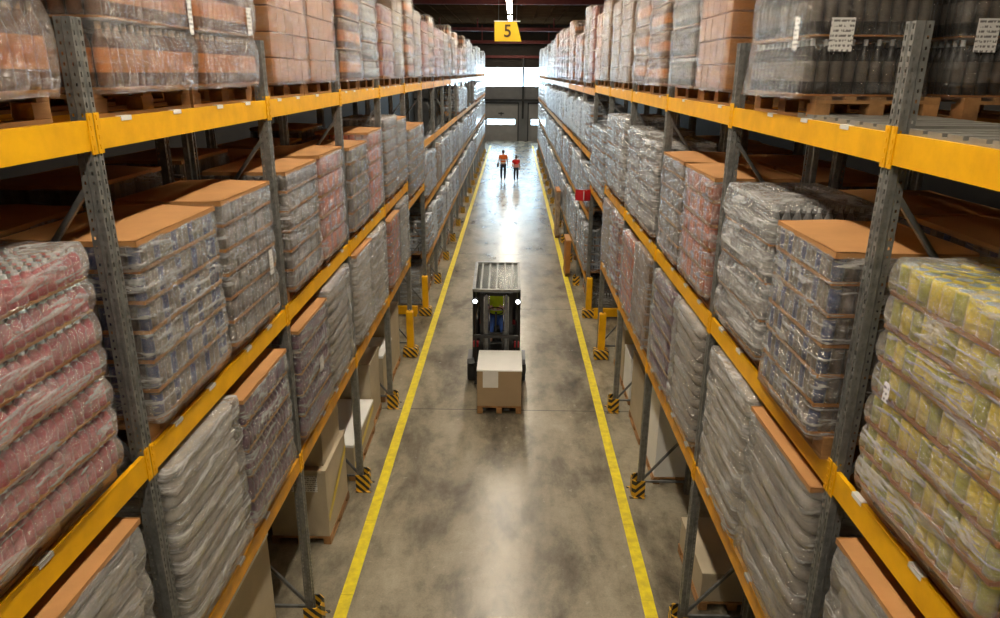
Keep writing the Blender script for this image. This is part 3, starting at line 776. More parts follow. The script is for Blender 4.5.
# ---- right, top shelf
place(1, 0, 1, 2, 'dark_bottles', 1.46, flare=.05, dy=-.22, labels=(('n', -.20, .52, .15, .20), ('f', -.44, .53, .08, .20)))
place(1, 1, 0, 2, 'cartons', 1.74)
place(1, 1, 1, 2, 'dark_bottles', 1.55)
place(1, 2, 0, 2, 'brown_bottles', 1.62, flare=.04)
place(1, 2, 1, 2, 'brown_bottles', 1.60)
place(1, 3, 0, 2, 'pale_cartons', 1.72)
place(1, 3, 1, 2, 'pale_cartons', 1.36)
# ---- crossing bay (k=4)
for s in (-1, 1):
    for j in range(2):
        g = 'wrapped pallets over the crossing'
        kd = ['pale_cartons', 'cartons'][j] if s > 0 else ['brown_bottles', 'pale_cartons'][j]
        load(kd, XC(s), SLOT(s, 4, j), LV[s][2]+.0005, 1.55-.2*j, '%s over the crossing, top shelf, %s side, %s pallet' % (K[kd][6], SN[s], ['nearer','farther'][j]), g, 0, s)
        kd = 'khaki_tins' if s < 0 else 'pale_packs'
        load(kd, XC(s), SLOT(s, 4, j), 3.36+.0005, 1.35, '%s over the crossing, middle shelf, %s side, %s pallet' % (K[kd][6], SN[s], ['nearer','farther'][j]), g, 0, s)

# ---- far racks
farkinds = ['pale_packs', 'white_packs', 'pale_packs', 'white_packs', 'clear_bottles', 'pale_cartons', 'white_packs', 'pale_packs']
lv2 = ['on floor', 'first level', 'second level', 'third level', 'top level']
bulk = {-1: [], 1: []}
for s in (-1, 1):
    rr = random.Random(11+s)
    zs = [0]+list(F2[s])
    for k in range(5, 19):
        for j in range(2):
            for li, z in enumerate(zs):
                top = li == 4
                if top: h = (1.55, 1.25, 1.45, 1.0)[rr.randrange(4)]+(.25 if s > 0 else .0)
                else: h = zs[li+1]-z-.30-BH-.02 - rr.choice((0, .0, .06, .12)); h = round(h, 2)
                kd = farkinds[rr.randrange(len(farkinds))]
                if top and k < 11: kd = rr.choice(['pale_cartons', 'cartons', 'brown_bottles', 'brown_bottles', 'maroon_packs'])
                if s < 0 and li == 3 and k < 9: continue            # open bays in the far left rack
                if s < 0 and li == 3 and k in (11, 12): continue
                if li == 0 and s > 0 and k in (6, 8): continue
                dx = 0
                if k < 14:
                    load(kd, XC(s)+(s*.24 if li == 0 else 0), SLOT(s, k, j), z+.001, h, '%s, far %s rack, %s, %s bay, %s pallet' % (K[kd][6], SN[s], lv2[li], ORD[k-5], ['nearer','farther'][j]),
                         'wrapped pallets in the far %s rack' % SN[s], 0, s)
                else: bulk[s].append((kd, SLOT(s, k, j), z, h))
    # the farthest bays: slivers in the photo, one object
    mb = MB()
    for kd, y, z, h in bulk[s]:
        x = XC(s)+(s*.24 if z == 0 else 0); mb.box(x-.4, x+.4, y-.6, y+.6, z+.1, z+.144, 1)
        for bx in (-.35, 0, .35):
            for by in (-.53, 0, .53): mb.box(x+bx-.05, x+bx+.05, y+by-.07, y+by+.07, z+.001, z+.1, 1)
        nl = max(3, int(h/.25)); mi = rr.choice((0, 0, 2))
        for i in range(nl): mb.bbox(x-.375, x+.375, y-.57, y+.57, z+.145+i*h/nl, z+.145+(i+1)*h/nl, .03, mi)
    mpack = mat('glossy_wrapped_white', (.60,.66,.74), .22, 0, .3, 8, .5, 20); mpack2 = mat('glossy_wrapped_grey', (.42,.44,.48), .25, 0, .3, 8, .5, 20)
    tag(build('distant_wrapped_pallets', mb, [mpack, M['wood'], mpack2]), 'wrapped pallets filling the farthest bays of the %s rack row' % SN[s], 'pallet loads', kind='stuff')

# ---- second row, seen through the gaps between front loads
for s in (-1, 1):
    for k in range(-1, 3):
        for j in range(2):
            for lv in (0, 1, 2):
                if lv == 0 and k > 1 or (s > 0 and lv == 2 and (k, j) == (0, 0)): continue
                if s > 0 and lv == 2:
                    kd = 'dark_bottles'
                else: kd = ['grey_sacks', 'blue_trays' if s > 0 else 'grey_trays', 'cartons'][lv]
                h = [1.2, 1.12 if s > 0 else (1.12, 1.25)[(k+j) % 2], 1.45][lv]
                near = 1 if (s > 0 and lv == 2 and k == 0 and j == 1) else 0
                kw = {}
                dy = 0
                if near: kw['labels'] = (('n', -.25, .52, .14, .20),); dy = -.22
                if lv == 1: kw['lid'] = True
                load(kd, XC(s)+s*BKO, SLOT(s, k, j)+dy, LV[s][lv]+.0005, h, '%s in hidden second row, %s, %s side, %s bay, %s pallet' % (K[kd][6].split(' with')[0].split(' in brown')[0], levname[lv], SN[s], 'cut off' if k < 0 else ORD[k], ['nearer','farther'][j]),
                     'pallets in the second row behind the %s rack' % SN[s], near, s, **kw)

# ---- goods on the floor under the racks
def floor_box(x0, x1, y0, y1, h, label, top='whitecard', side='beigebox', tape=False, paper=None, flap=False, base=True, z=0, group='cartons on the floor under the racks', s=-1):
    cx, cy = (x0+x1)/2, (y0+y1)/2; a, b = (x1-x0)/2, (y1-y0)/2
    root = empty('boxed_pallet' if base else 'cardboard_box', (cx, cy, z), label, 'box', group)
    zb = 0
    if base:
        mb = MB()
        for q in (-b+.06, 0, b-.06):
            for p in (-a+.05, 0, a-.05): mb.box(p-.05, p+.05, q-.06, q+.06, .02, .09)
        for p in (-a+.05, 0, a-.05): mb.box(p-.05, p+.05, -b, b, 0, .02)
        mb.box(-a, a, -b, b, .09, .115); build('pallet', mb, M['wood'], root); zb = .116
    mb = MB(); mb.bbox(-a+.01, a-.01, -b+.01, b-.01, zb, h-.012, .008); c = build('carton_body', mb, M[side], root)
    mb = MB(); mb.bbox(-a, a, -b, b, h-.05, h, .006); build('carton_lid', mb, M[top], root)
    if tape:
        D = -s; mb = MB(); xx = D*(a-.006)
        mb.add([(xx, -b+.03, h*.30), (xx, -b+.03, h*.30+.10), (xx, b-.03, h*.72+.10), (xx, b-.03, h*.72)], [(0,1,2,3)]); mb.add([(xx+D*.004, -b+.03, h*.30), (xx+D*.004, -b+.03, h*.30+.10), (xx+D*.004, b-.03, h*.72+.10), (xx+D*.004, b-.03, h*.72)], [(0,1,2,3)])
        build('packing_tape', mb, M['tape'], root)
    if paper:
        mb = MB(); px, pz, pw, ph = paper; mb.box(-pw/2, pw/2, -.002, .002, -ph/2, ph/2); build('paper_label', mb, M['paper'], root, (px, -b+.004, pz))
    return root
# left
floor_box(-3.25, -2.45, 4.85, 6.10, 1.55, 'tall beige carton on pallet under the nearest bay of the left rack')
floor_box(-3.15, -2.36, 7.95, 9.05, 1.12, 'beige carton with yellow tape and paper sheet on pallet, under the left rack', tape=True, paper=(.1, .92, .34, .24), top='beigebox')
floor_box(-3.05, -2.40, 8.05, 8.95, .78, 'smaller pale carton stacked on the yellow taped carton, left side', base=False, z=1.121, top='whitecard')
floor_box(-3.12, -2.36, 9.50, 11.10, .62, 'low white topped carton on pallet behind the second left floor guard', tape=True)
floor_box(-3.15, -2.40, 11.15, 12.0, 1.25, 'beige carton beyond the low white carton, left side', top='beigebox')
floor_box(-3.12, -2.38, 12.25, 13.25, .95, 'white topped carton next to the last left post before the crossing')
floor_box(-3.12, -2.40, 13.35, 14.35, 1.35, 'tall carton beside the yellow post at the left crossing', top='beigebox')
# right
floor_box(2.25, 3.05, 6.85, 7.95, .52, 'low pale carton on pallet under the right rack, nearest', s=1, top='beigebox')
floor_box(2.22, 3.02, 9.55, 10.60, 1.45, 'tall white carton under the right rack behind the second guard', s=1, side='whitecard')
floor_box(2.20, 3.0, 10.75, 11.85, 1.30, 'beige topped tall carton farther along under the right rack', s=1, top='beigebox')
floor_box(2.25, 3.02, 13.15, 14.3, 1.25, 'white topped carton beside the yellow post at the right crossing', s=1)
floor_box(2.25, 2.78, 12.28, 13.05, .95, 'narrow pale carton between two taller cartons under the right rack', s=1, side='whitecard')
# wrapped goods standing out at the foot of the far right rack
floor_box(1.66, 1.82, 21.2, 22.1, 1.15, 'shorter slim brown packed pallet standing on the floor line, far right rack', s=1, side='kraft', top='card', group='slim pallets standing out at the far right rack')
floor_box(1.66, 1.82, 26.6, 27.7, 1.80, 'tall slim weathered brown packed pallet standing on the floor line, far right rack', s=1, side='woodgrey', top='kraft', group='slim pallets standing out at the far right rack')
# dark wrapped goods seen in the crossing openings
for s in (-1, 1):
    load('pale_packs', XC(s)+s*1.05, SLOT(s, 4, 1)-.35, .001, 1.2, 'dark looking wrapped pallet inside the %s crossing opening' % SN[s], 'pallets inside the crossing openings', 0, s)

# ------------------------------------------------------------------ lamps
LX, LH = -.24, 8.85
tube = MB(); tube.box(-.10, .10, -.86, .86, -.03, .0); TUBE = tube.mesh('fluorescent_tube', [M['tube']])
hs = MB(); hs.prism([(-.05, .06), (.05, .06), (.12, .002), (-.12, .002)], -.88, .88, axis='y'); HOUS = hs.mesh('housing', [M['whitebeam']])
hw = MB()
for y in (-.6, .6): hw.tube((0, y, .06), (0, y, HC-.1-LH), .005, 5)
WIRE = hw.mesh('hanging_wire', [M['galv']])
i = 0; y = -3.14
while y < 65.5:
    if not (38.0 < y < 39.8):
        r = empty('ceiling_light', (LX, y, LH), 'long fluorescent strip light in the row hung over the aisle', 'ceiling light', 'fluorescent strip lights over the aisle')
        mk('tube', TUBE, r); mk('housing', HOUS, r); mk('hanging_wire', WIRE, r)
    y += 1.86; i += 1

# ------------------------------------------------------------------ aisle sign
def text_mesh(txt, size, depth, m):
    cu = bpy.data.curves.new('txt', 'FONT'); cu.body = txt; cu.size = size; cu.extrude = depth; cu.align_x = 'CENTER'; cu.align_y = 'CENTER'; cu.offset = size*.012
    o = bpy.data.objects.new('tmp', cu); COL.objects.link(o); dg = bpy.context.evaluated_depsgraph_get(); dg.update()
    me = bpy.data.meshes.new_from_object(o.evaluated_get(dg)); bpy.data.objects.remove(o); me.materials.clear(); me.materials.append(m); me.name = 'numeral'
    return me
r = empty('aisle_sign', (-.15, 17.0, 6.66), 'yellow aisle number sign reading 5 hanging from the ceiling', 'sign')
mb = MB(); mb.prism([(-.29, 0), (.31, 0), (.20, .41), (-.29, .41)], -.012, .012, axis='y'); build('sign_panel', mb, M['sign'], r)
o = mk('numeral', text_mesh('5', .37, .006, M['ink']), r, (.0, -.018, .205)); o.rotation_euler = (PI/2, 0, 0)
mb = MB(); mb.box(-.30, .28, -.015, .015, .41, .43); build('hanging_bar', mb, M['white'], r)
mb = MB(); mb.tube((-.2, 0, .43), (-.2, 0, HC-.1-6.66), .004, 5); mb.tube((.2, 0, .43), (.2, 0, HC-.1-6.66), .004, 5); build('hanging_wire', mb, M['galv'], r)

# red flag sign on the right rack
r = empty('fire_point_sign', (1.925, 17.62, 3.01), 'small red double panel sign sticking out from the far right rack post', 'sign')
for x0, x1, y0, y1 in ((-.37, -.17, -.12, -.20), (-.17, .0, -.20, -.12)):
    mb = MB(); mb.add([(x0,y0,0),(x1,y1,0),(x1,y1+.012,0),(x0,y0+.012,0),(x0,y0,.27),(x1,y1,.27),(x1,y1+.012,.27),(x0,y0+.012,.27)], [(0,3,2,1),(4,5,6,7),(0,1,5,4),(1,2,6,5),(2,3,7,6),(3,0,4,7)])
    build('sign_panel', mb, M['red'], r)
mb = MB(); mb.box(-.18, -.16, -.206, -.200, .02, .25); build('white_symbol', mb, M['white'], r)
mb = MB(); mb.box(-.12, -.09, -.15, -.05, .10, .20); build('bracket', mb, M['galv'], r)

# ------------------------------------------------------------------ people
def skin(name, pts, edges, m, parent, root=0, sub=2):
    """pts = [(x,y,z,r) or (x,y,z,rx,ry)]"""
    me = bpy.data.meshes.new(name); me.from_pydata([p[:3] for p in pts], edges, []); me.update()
    o = bpy.data.objects.new(name, me); COL.objects.link(o)
    md = o.modifiers.new('Skin', 'SKIN'); md.use_smooth_shade = True
    for i, p in enumerate(pts):
        sv = me.skin_vertices[0].data[i]; sv.radius = (p[3], p[4] if len(p) > 4 else p[3]); sv.use_root = (i == root)
    ms = o.modifiers.new('Sub', 'SUBSURF'); ms.levels = sub; ms.render_levels = sub
    dg = bpy.context.evaluated_depsgraph_get(); dg.update()
    me2 = bpy.data.meshes.new_from_object(o.evaluated_get(dg)); me2.materials.clear(); me2.materials.append(m); me2.name = name
    bpy.data.objects.remove(o)
    me2.polygons.foreach_set('use_smooth', [True]*len(me2.polygons))
    if m.name == 'skin_cloth': pass
    return mk(name, me2, parent)
def hand_pts(pts, edges, wi, d, side, curl=.5):
    """five bent fingers from wrist vertex wi, pointing along d; side = palm width axis"""
    w = Vector(pts[wi][:3]); d = Vector(d).normalized(); sd = Vector(side).normalized(); nrm = d.cross(sd).normalized()
    p = w+d*.075; pi_ = len(pts); pts.append((*p, .026, .016)); edges.append((wi, pi_))
    for q, ln in zip((-1.2, -.4, .4, 1.2), (.062, .074, .078, .066)):
        a = p+sd*q*.019+d*.02; b = a+d*ln*.5+nrm*.006*curl; c = b+(d*(1-curl*.5)+nrm*curl).normalized()*ln*.5
        i0 = len(pts); pts += [(*a, .009), (*b, .0085), (*c, .007)]; edges += [(pi_, i0), (i0, i0+1), (i0+1, i0+2)]
    a = w+d*.03+sd*.03; b = a+(d+sd*.8).normalized()*.035; c = b+(d*1.1+nrm*.5).normalized()*.03
    i0 = len(pts); pts += [(*a, .011), (*b, .010), (*c, .008)]; edges += [(wi, i0), (i0, i0+1), (i0+1, i0+2)]

def head_mesh(m, tilt=0):
    """head facing +y, centre at origin; nose, brow, chin, ears shaped in"""
    bm = bmesh.new(); bmesh.ops.create_uvsphere(bm, u_segments=28, v_segments=20, radius=1)
    for v in bm.verts:
        x, y, z = v.co
        sx, sy, sz = .074, .094, .118
        if z < -.2: sx *= 1-.38*(-z-.2); sy *= 1-.20*(-z-.2)
        X, Y, Z = x*sx, y*sy, z*sz
        if y > .6:
            fx = math.exp(-(x/.22)**2)
            Y += .022*fx*math.exp(-((z+.12)/.22)**2)                       # nose
            Y -= .010*math.exp(-((abs(x)-.36)/.16)**2)*math.exp(-((z-.10)/.14)**2)   # eye sockets
            Y += .006*fx*math.exp(-((z+.52)/.07)**2)                        # lips
            Y += .008*fx*math.exp(-((z+.85)/.12)**2)                        # chin
        v.co = (X, Y, Z)
    me = bpy.data.meshes.new('head'); bm.to_mesh(me); bm.free(); me.materials.append(m)
    me.polygons.foreach_set('use_smooth', [True]*len(me.polygons)); return me

def walker(loc, label, H, vest, panel, step, lean=0, carry=None):
    """person walking away (+y), seen from behind. one skinned body; vest, trousers, hair and shoes as children"""
    r = empty('person', loc, label, 'person', 'two people walking away down the aisle')
    k = H/1.75
    def P(x, y, z, *q): return (x*k, y*k, z*k, *[a*k for a in q])
    s = step
    J = {'pel': P(0,0,.95,.13,.10), 'wa': P(0,0,1.08,.125,.09), 'ch': P(0,.01,1.28,.15,.10), 'nk0': P(0,.01,1.43,.07), 'nk': P(0,.02,1.50,.05), 'hd0': P(0,.03,1.58,.062,.07), 'hd': P(0,.03,1.68,.068,.08),
         'sl': P(-.17,0,1.41,.055), 'sr': P(.17,0,1.41,.055), 'el': P(-.24,-.06*s,1.14,.042), 'er': P(.24,.03,1.14,.042), 'wl': P(-.26,.02+.05*s,.90,.028), 'wr': P(.26,.10*s+.05,.90,.028),
         'hl': P(-.09,0,.90,.085), 'hr': P(.09,0,.90,.085), 'kl': P(-.10,.08*s,.50,.058), 'kr': P(.10,.02*s-.04,.50,.058), 'al': P(-.10,.14*s,.09,.038), 'ar': P(.10,-.24*s,.13,.038)}
    names = list(J); idx = {n: i for i, n in enumerate(names)}; pts = [J[n] for n in names]
    ed = [('pel','wa'),('wa','ch'),('ch','nk0'),('nk0','nk'),('nk','hd0'),('hd0','hd'),('nk0','sl'),('nk0','sr'),('sl','el'),('el','wl'),('sr','er'),('er','wr'),('pel','hl'),('pel','hr'),('hl','kl'),('kl','al'),('hr','kr'),('kr','ar')]
    ed = [(idx[a], idx[b]) for a, b in ed]
    for wn, sg in (('wl', -1), ('wr', 1)): hand_pts(pts, ed, idx[wn], (0, .15, -1), (0, 1, .0), .4)
    for fn in ('al', 'ar'):
        x, y, z, q = J[fn]; i0 = len(pts); pts += [(x, y+.06*k, z-.055*k, .034*k), (x, y+.15*k, z-.065*k, .028*k)]; ed += [(idx[fn], i0), (i0, i0+1)]
    skin('body', pts, ed, M['skin'], r)
    # vest over torso and upper arms
    T = [P(0,0,.98,.165,.125), P(0,0,1.10,.16,.125), P(0,.01,1.28,.18,.13), P(0,.01,1.42,.115,.09), P(-.17,0,1.42,.085), P(.17,0,1.42,.085)]
    T += [(*[J['el'][0]*.6+T[4][0]*.4, J['el'][1]*.6+T[4][1]*.4, J['el'][2]*.6+T[4][2]*.4], .065*k), (*[J['er'][0]*.6+T[5][0]*.4, J['er'][1]*.6+T[5][1]*.4, J['er'][2]*.6+T[5][2]*.4], .065*k)]
    v = skin('vest', T, [(0,1),(1,2),(2,3),(3,4),(3,5),(4,6),(5,7)], M[vest], r)
    for z, m_ in panel:
        mb = MB(); mb.lathe([(1, -.5), (1, .5)], 0, 0, 20, cap=False)
        vs = [(x*.190*k, y*.142*k+.005, z*k+zz*m_[1]*k) for x, y, zz in mb.v]; mb.v = vs; build('reflective_band', mb, M[m_[0]], v)
    tp = [P(0,0,.97,.15,.11), (*J['hl'][:3], .10*k), (*J['kl'][:3], .072*k), (J['al'][0], J['al'][1], J['al'][2]+.03, .055*k), (*J['hr'][:3], .10*k), (*J['kr'][:3], .072*k), (J['ar'][0], J['ar'][1], J['ar'][2]+.03, .055*k)]
    skin('trousers', tp, [(0,1),(1,2),(2,3),(0,4),(4,5),(5,6)], M['trouser'], r)
    for fn in ('al', 'ar'):
        x, y, z, q = J[fn]; skin('shoe', [(x, y-.03*k, z-.035*k, .045*k, .04*k), (x, y+.06*k, z-.05*k, .045*k, .036*k), (x, y+.16*k, z-.055*k, .040*k, .03*k)], [(0,1),(1,2)], M['shoe'], r)
    h = mk('head', head_mesh(M['skin']), r, (0, .03*k, 1.635*k)); h.scale = (k,)*3
    bm = bmesh.new(); bmesh.ops.create_uvsphere(bm, u_segments=20, v_segments=14, radius=1)
    dele = [q for q in bm.verts if q.co.y > .45 and q.co.z < .45]; bmesh.ops.delete(bm, geom=dele, context='VERTS')
    for q in bm.verts: q.co = (q.co.x*.082, q.co.y*.102-.005, q.co.z*(.125 if q.co.z > 0 else .095)+.008)
    me = bpy.data.meshes.new('hair'); bm.to_mesh(me); bm.free(); me.materials.append(M['hair']); hh = mk('hair', me, r, (0, .03*k, 1.635*k)); hh.scale = (k,)*3
    return r
walker((-.55, 41.5, 0), 'person in orange safety vest and dark trousers walking away on the left, carrying something dark', 1.78, 'hivis_orange', [(1.05, ('reflect', .05)), (1.20, ('reflect', .05))], 1)
walker((.20, 41.2, 0), 'shorter person in red safety vest with pink band walking away on the right', 1.50, 'hivis_red', [(1.08, ('reflect_pink', .20))], -.5)
r = empty('handbag', (-.865, 41.53, .80), 'dark case held in the left hand of the orange vested person', 'bag')
mb = MB(); mb.bbox(-.05, .05, -.14, .14, 0, .20, .02); build('bag_body', mb, M['trouser'], r)
mb = MB(); mb.bar((0, -.06, .2), (0, -.06, .25), .012, .012, up=(0,1,0)); mb.bar((0, .06, .2), (0, .06, .25), .012, .012, up=(0,1,0)); mb.bar((0, -.06, .25), (0, .06, .25), .012, .012); build('handle', mb, M['black'], r)

# ------------------------------------------------------------------ forklift with operator and boxed pallet
FX, FY = -.28, 12.98
fl = empty('forklift', (FX, FY, 0), 'black forklift truck with lit headlamps carrying a boxed pallet down the aisle', 'forklift')
def part(name, mb, m, par=fl, loc=(0,0,0)): return build(name, mb, m, par, loc)
# chassis and counterweight (local y 0 = mast foot, +y = rear of truck)
mb = MB()
mb.prism([(.15,.18),(1.55,.16),(1.62,.30),(1.62,.80),(1.50,.98),(.95,.98),(.90,.55),(.30,.50),(.15,.62)], -.45, .45, 0, axis='x')
c = part('chassis', mb, M['black'])
mb = MB(); mb.prism([(1.05,.98),(1.45,.98),(1.52,.88),(1.56,.4),(1.60,.4),(1.57,.92),(1.48,1.02),(1.05,1.02)], -.40, .40, axis='x'); build('rear_cowl', mb, M['red'], c)
mb = MB(); mb.bbox(-.40, .40, .12, .22, .45, .92, .02); dsh = build('dashboard', mb, M['black'], c)
mb = MB(); mb.tube((-.02, .25, .85), (-.02, .50, 1.44), .02, 8); 
for q in range(20):
    a0, a1 = 2*PI*q/20, 2*PI*(q+1)/20; cc = Vector((-.02, .52, 1.45)); ux = Vector((1,0,0)); uy = Vector((0, .75, .66)).cross(ux).normalized()
    mb.tube(cc+ux*.15*math.cos(a0)+uy*.15*math.sin(a0), cc+ux*.15*math.cos(a1)+uy*.15*math.sin(a1), .012, 6)
build('steering_wheel', mb, M['rubber'], c)
mb = MB(); mb.bbox(-.24, .24, .70, 1.12, .96, 1.06, .04); mb.bbox(-.23, .23, 1.10, 1.19, 1.06, 1.62, .04); build('seat', mb, M['rubber'], c)
# wheels
def wheel(x, y, rr, w):
    wh = MB(); 
    prof = [(rr*.55, -w/2), (rr*.92, -w/2), (rr, -w/2+.03), (rr, w/2-.03), (rr*.92, w/2), (rr*.55, w/2)]
    wh.lathe(prof, n=28); vs = [(b_, a_, c_) for a_, c_, b_ in [(p[0], p[1], p[2]) for p in wh.v]]
    wh.v = [(p[2], p[0], p[1]) for p in [(q[0], q[1], q[2]) for q in wh.v]]
    o = part('wheel', wh, M['rubber'], fl, (x, y, rr+.002))
    hb = MB(); hb.lathe([(rr*.5, -w/2-.005), (rr*.5, w/2+.005), (rr*.2, w/2+.02)], n=16); hb.v = [(p[2], p[0], p[1]) for p in hb.v]
    build('hub', hb, M['galv_dark'], o)
for sx in (-1, 1):
    wheel(sx*.50, .40, .26, .17); wheel(sx*.40, 1.35, .20, .15)
    mb = MB(); mb.prism([(.08,.48),(.14,.56),(.66,.56),(.74,.46),(.70,.46),(.64,.53),(.16,.53),(.11,.46)], sx*.40 if sx > 0 else -.58, sx*.58 if sx > 0 else -.40, axis='x'); part('mudguard', mb, M['black'])
# mast
for sx in (-1, 1):
    mb = MB(); x = sx*.27
    mb.box(x-.045, x+.045, -.02, .0, .06, 1.98); mb.box(x-.045, x+.045, .08, .10, .06, 1.98); mb.box(x-.012, x+.012, 0, .08, .06, 1.98)
    ms = part('mast_rail', mb, M['black'])
    mb = MB(); x = sx*.19; mb.box(x-.03, x+.03, -.05, -.035, .10, 1.95); mb.box(x-.03, x+.03, .03, .045, .10, 1.95); mb.box(x-.010, x+.010, -.035, .03, .10, 1.95); part('inner_mast_rail', mb, M['galv_dark'])
    mb = MB(); mb.tube((sx*.14, .03, .10), (sx*.14, .03, 1.2), .025, 12); mb.tube((sx*.14, .03, 1.2), (sx*.14, .03, 1.94), .013, 12, 1); build('lift_cylinder', mb, [M['black'], M['chrome']], fl)
mb = MB(); mb.box(-.32, .32, .02, .10, 1.92, 1.99); mb.box(-.32, .32, .04, .10, .12, .22); mb.box(-.32, .32, .06, .10, 1.08, 1.15); part('mast_crossbar', mb, M['black'])
mb = MB(); mb.tube((-.235, -.03, .35), (-.235, -.03, 1.92), .010, 6); mb.tube((.235, -.03, .35), (.235, -.03, 1.92), .010, 6); part('lift_chain', mb, M['galv'])
mb = MB(); mb.box(-.43, .43, -.11, -.06, .12, .20); mb.box(-.43, .43, -.11, -.06, .50, .58)
for q in (-.40, -.13, .13, .40): mb.box(q-.02, q+.02, -.10, -.07, .20, 1.12)
mb.box(-.43, .43, -.11, -.06, 1.10, 1.16); part('fork_carriage', mb, M['black'])
for sx in (-1, 1):
    mb = MB(); mb.box(sx*.22-.05, sx*.22+.05, -1.12, -.11, .055, .09); mb.box(sx*.22-.05, sx*.22+.05, -.14, -.11, .055, .60); part('fork', mb, M['galv_dark'])
    mb = MB(); mb.bbox(sx*.40-.05, sx*.40+.05, .02, .10, .86, .98, .012); part('indicator_lamp', mb, M['red'])
# overhead guard
for sx in (-1, 1):
    mb = MB(); x = sx*.44
    mb.bar((x, .16, .60), (x*.98, .22, 2.04), .06, .05); part('guard_pillar', mb, M['black'])
    mb = MB(); mb.bar((x, 1.45, .95), (x*.98, 1.20, 2.22), .06, .05); part('guard_pillar', mb, M['black'])
    mb = MB(); mb.bar((x*.98, -.02, 2.04), (x*.98, 1.25, 2.25), .06, .05); part('guard_side_rail', mb, M['galv_dark'])
    # head lamps on brackets
    mb = MB(); mb.lathe([(.03, 0), (.06, .03), (.065, .09)], n=16); mb.v = [(p[0], -p[2], p[1]) for p in mb.v]; hl = part('headlamp', mb, M['black'], fl, (sx*.415, .14, 1.80))
    mb = MB(); mb.lathe([(.042, 0), (.04, .012), (.02, .02)], n=16); mb.v = [(p[0], -p[2], p[1]) for p in mb.v]; build('lens', mb, M['lamp'], hl, (0, -.09, 0))
    mb = MB(); mb.bar((sx*.415, .14, 1.80), (sx*.43, .20, 1.80), .03, .03); part('lamp_bracket', mb, M['black'])
for i, q in enumerate((-.30, -.15, 0, .15, .30)):
    mb = MB(); mb.bar((q, .0, 2.04), (q, 1.24, 2.25), .035, .03, up=(0, 0, 1)); part('guard_bar', mb, M['galv_dark'])
mb = MB(); mb.bar((-.43, .0, 2.04), (.43, .0, 2.04), .06, .05); part('guard_crossbar', mb, M['galv'])
mb = MB(); mb.bar((-.43, 1.24, 2.25), (.43, 1.24, 2.25), .06, .05); part('guard_crossbar', mb, M['galv'])

mb = MB(); mb.add([(-.40,.03,2.015),(.40,.03,2.015),(.40,1.22,2.215),(-.40,1.22,2.215),(-.40,.03,2.023),(.40,.03,2.023),(.40,1.22,2.223),(-.40,1.22,2.223)], [(0,3,2,1),(4,5,6,7),(0,1,5,4),(1,2,6,5),(2,3,7,6),(3,0,4,7)]); part('roof_panel', mb, M['roofglass'])
mb = MB(); mb.bbox(-.42, .42, 1.22, 1.50, .95, 1.72, .04); part('rear_hood', mb, M['black'])
for sx in (-1, 1):
    mb = MB(); mb.bbox(sx*.40-.03, sx*.40+.03, .40, 1.20, .60, 1.30, .02); part('side_panel', mb, M['black'])

# operator, seated, facing the viewer (-y)
op = empty('person', (FX, FY+.90, 1.03), 'person in yellow-green safety vest seated at the controls of the forklift', 'person')
J = {'pel': (0,.02,.14,.14,.11), 'wa': (0,.04,.28,.125,.10), 'ch': (0,.02,.48,.15,.11), 'nk0': (0,0,.64,.07), 'nk': (0,-.01,.70,.05), 'hd0': (0,-.02,.78,.06), 'hd': (0,-.02,.88,.068),
     'sl': (-.18,0,.61,.055), 'sr': (.18,0,.61,.055), 'el': (-.26,-.10,.38,.042), 'er': (.25,-.12,.38,.042), 'wl': (-.13,-.29,.47,.028), 'wr': (.10,-.29,.47,.028),
     'hl': (-.09,-.04,.12,.09), 'hr': (.09,-.04,.12,.09), 'kl': (-.13,-.42,.10,.062), 'kr': (.13,-.42,.10,.062), 'al': (-.13,-.45,-.24,.04), 'ar': (.13,-.45,-.24,.04)}
names = list(J); idx = {n: i for i, n in enumerate(names)}; pts = [J[n] for n in names]
ed = [('pel','wa'),('wa','ch'),('ch','nk0'),('nk0','nk'),('nk','hd0'),('hd0','hd'),('nk0','sl'),('nk0','sr'),('sl','el'),('el','wl'),('sr','er'),('er','wr'),('pel','hl'),('pel','hr'),('hl','kl'),('kl','al'),('hr','kr'),('kr','ar')]
ed = [(idx[a], idx[b]) for a, b in ed]
hand_pts(pts, ed, idx['wl'], (.5, -.8, .1), (0, .2, 1), .8); hand_pts(pts, ed, idx['wr'], (-.5, -.8, .1), (0, .2, 1), .8)
skin('body', pts, ed, M['skin'], op)
v = skin('vest', [(0,.03,.16,.17,.14), (0,.04,.30,.16,.13), (0,.02,.48,.18,.135), (0,0,.62,.11,.09), (-.17,0,.62,.085), (.17,0,.62,.085), (-.235,-.06,.46,.062), (.23,-.07,.46,.062)], [(0,1),(1,2),(2,3),(3,4),(3,5),(4,6),(5,7)], M['hivis_green'], op)
mb = MB(); mb.lathe([(1, -.5), (1, .5)], 0, 0, 20, cap=False); mb.v = [(x*.187, y*.145+.03, .36+z*.05) for x, y, z in mb.v]; build('reflective_band', mb, M['reflect'], v)
skin('trousers', [(0,.02,.13,.15,.12), (-.09,-.04,.12,.10), (-.13,-.42,.10,.075), (-.13,-.45,-.16,.06), (.09,-.04,.12,.10), (.13,-.42,.10,.075), (.13,-.45,-.16,.06)], [(0,1),(1,2),(2,3),(0,4),(4,5),(5,6)], M['blue_cloth'], op)
h = mk('head', head_mesh(M['skin']), op, (0, -.03, .86), PI)
bm = bmesh.new(); bmesh.ops.create_uvsphere(bm, u_segments=20, v_segments=14, radius=1)
bmesh.ops.delete(bm, geom=[q for q in bm.verts if q.co.y < -.45 and q.co.z < .45], context='VERTS')
for q in bm.verts: q.co = (q.co.x*.082, q.co.y*.102, q.co.z*(.125 if q.co.z > 0 else .09)+.008)
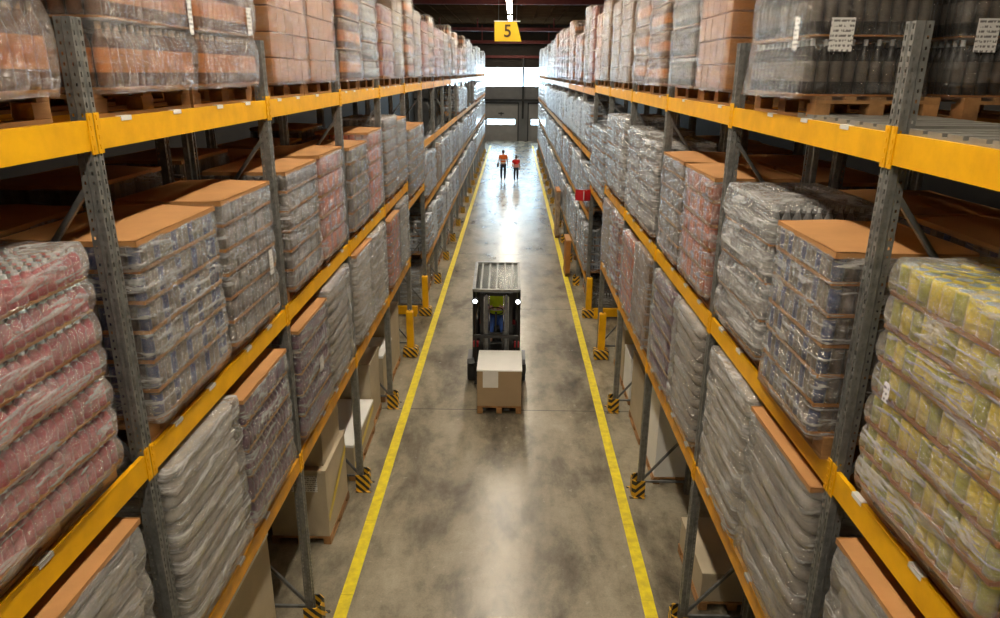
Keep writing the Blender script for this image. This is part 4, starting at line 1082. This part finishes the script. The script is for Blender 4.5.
me = bpy.data.meshes.new('hair'); bm.to_mesh(me); bm.free(); me.materials.append(M['hair']); mk('hair', me, op, (0, -.025, .86))
for sx in (-1, 1): skin('shoe', [(sx*.13,-.44,-.27,.045), (sx*.13,-.52,-.29,.042,.034), (sx*.13,-.60,-.295,.036,.028)], [(0,1),(1,2)], M['black'], op)

# boxed pallet on the forks
bx = empty('boxed_pallet', (-.195, 12.30, .02), 'white topped brown carton on a pallet carried on the forks of the forklift', 'box')
a, b = .405, .49
mb = MB()
for p in (-a+.05, 0, a-.05): mb.box(p-.05, p+.05, -b, b, 0, .022)
mb.box(-a, a, -b, b, .12, .144); pl = build('pallet', mb, M['wood'], bx)
for p in (-a+.05, 0, a-.05):
    for q in (-b+.07, 0, b-.07):
        mb = MB(); mb.box(p-.05, p+.05, q-.07, q+.07, .022, .12); build('block', mb, M['wood'], pl)
mb = MB(); mb.bbox(-a, a, -b+.01, b-.01, .146, .838, .006); build('carton_body', mb, M['boxbrown'], bx)
mb = MB(); mb.bbox(-a-.008, a+.008, -b, b, .838, .868, .006); build('carton_lid', mb, M['whitecard'], bx)
mb = MB(); mb.box(-.30, -.02, -b+.0, -b+.008, .52, .835); build('paper_sheet', mb, M['white'], bx)

# ------------------------------------------------------------------ world, camera, view
wd = bpy.data.worlds.new('World'); S.world = wd; wd.use_nodes = True
wd.node_tree.nodes['Background'].inputs[0].default_value = (.7, .8, 1, 1); wd.node_tree.nodes['Background'].inputs[1].default_value = .3
f_px, pit, yaw, rol = 709.037, R(18.461), R(-.928), R(-.408)
Xa = Vector((math.cos(yaw), -math.sin(yaw), 0)); Za = Vector((math.sin(yaw), math.cos(yaw), 0)); U0 = Vector((0, 0, 1))
fwd = Za*math.cos(pit)-U0*math.sin(pit); up0 = Za*math.sin(pit)+U0*math.cos(pit)
right = Xa*math.cos(rol)-up0*math.sin(rol); up = up0*math.cos(rol)+Xa*math.sin(rol)
cam = bpy.data.cameras.new('camera'); co = bpy.data.objects.new('camera', cam); COL.objects.link(co)
m4 = Matrix((( right.x, up.x, -fwd.x, 0), (right.y, up.y, -fwd.y, 0), (right.z, up.z, -fwd.z, 6.0), (0, 0, 0, 1)))
co.matrix_world = m4
cam.sensor_width = 36; cam.lens = f_px*36/1000; cam.clip_end = 300; cam.clip_start = .05
S.camera = co
S.view_settings.view_transform = 'Standard'; S.view_settings.look = 'None'; S.view_settings.gamma = 1; S.view_settings.use_curve_mapping = False
S.view_settings.exposure = 0.2
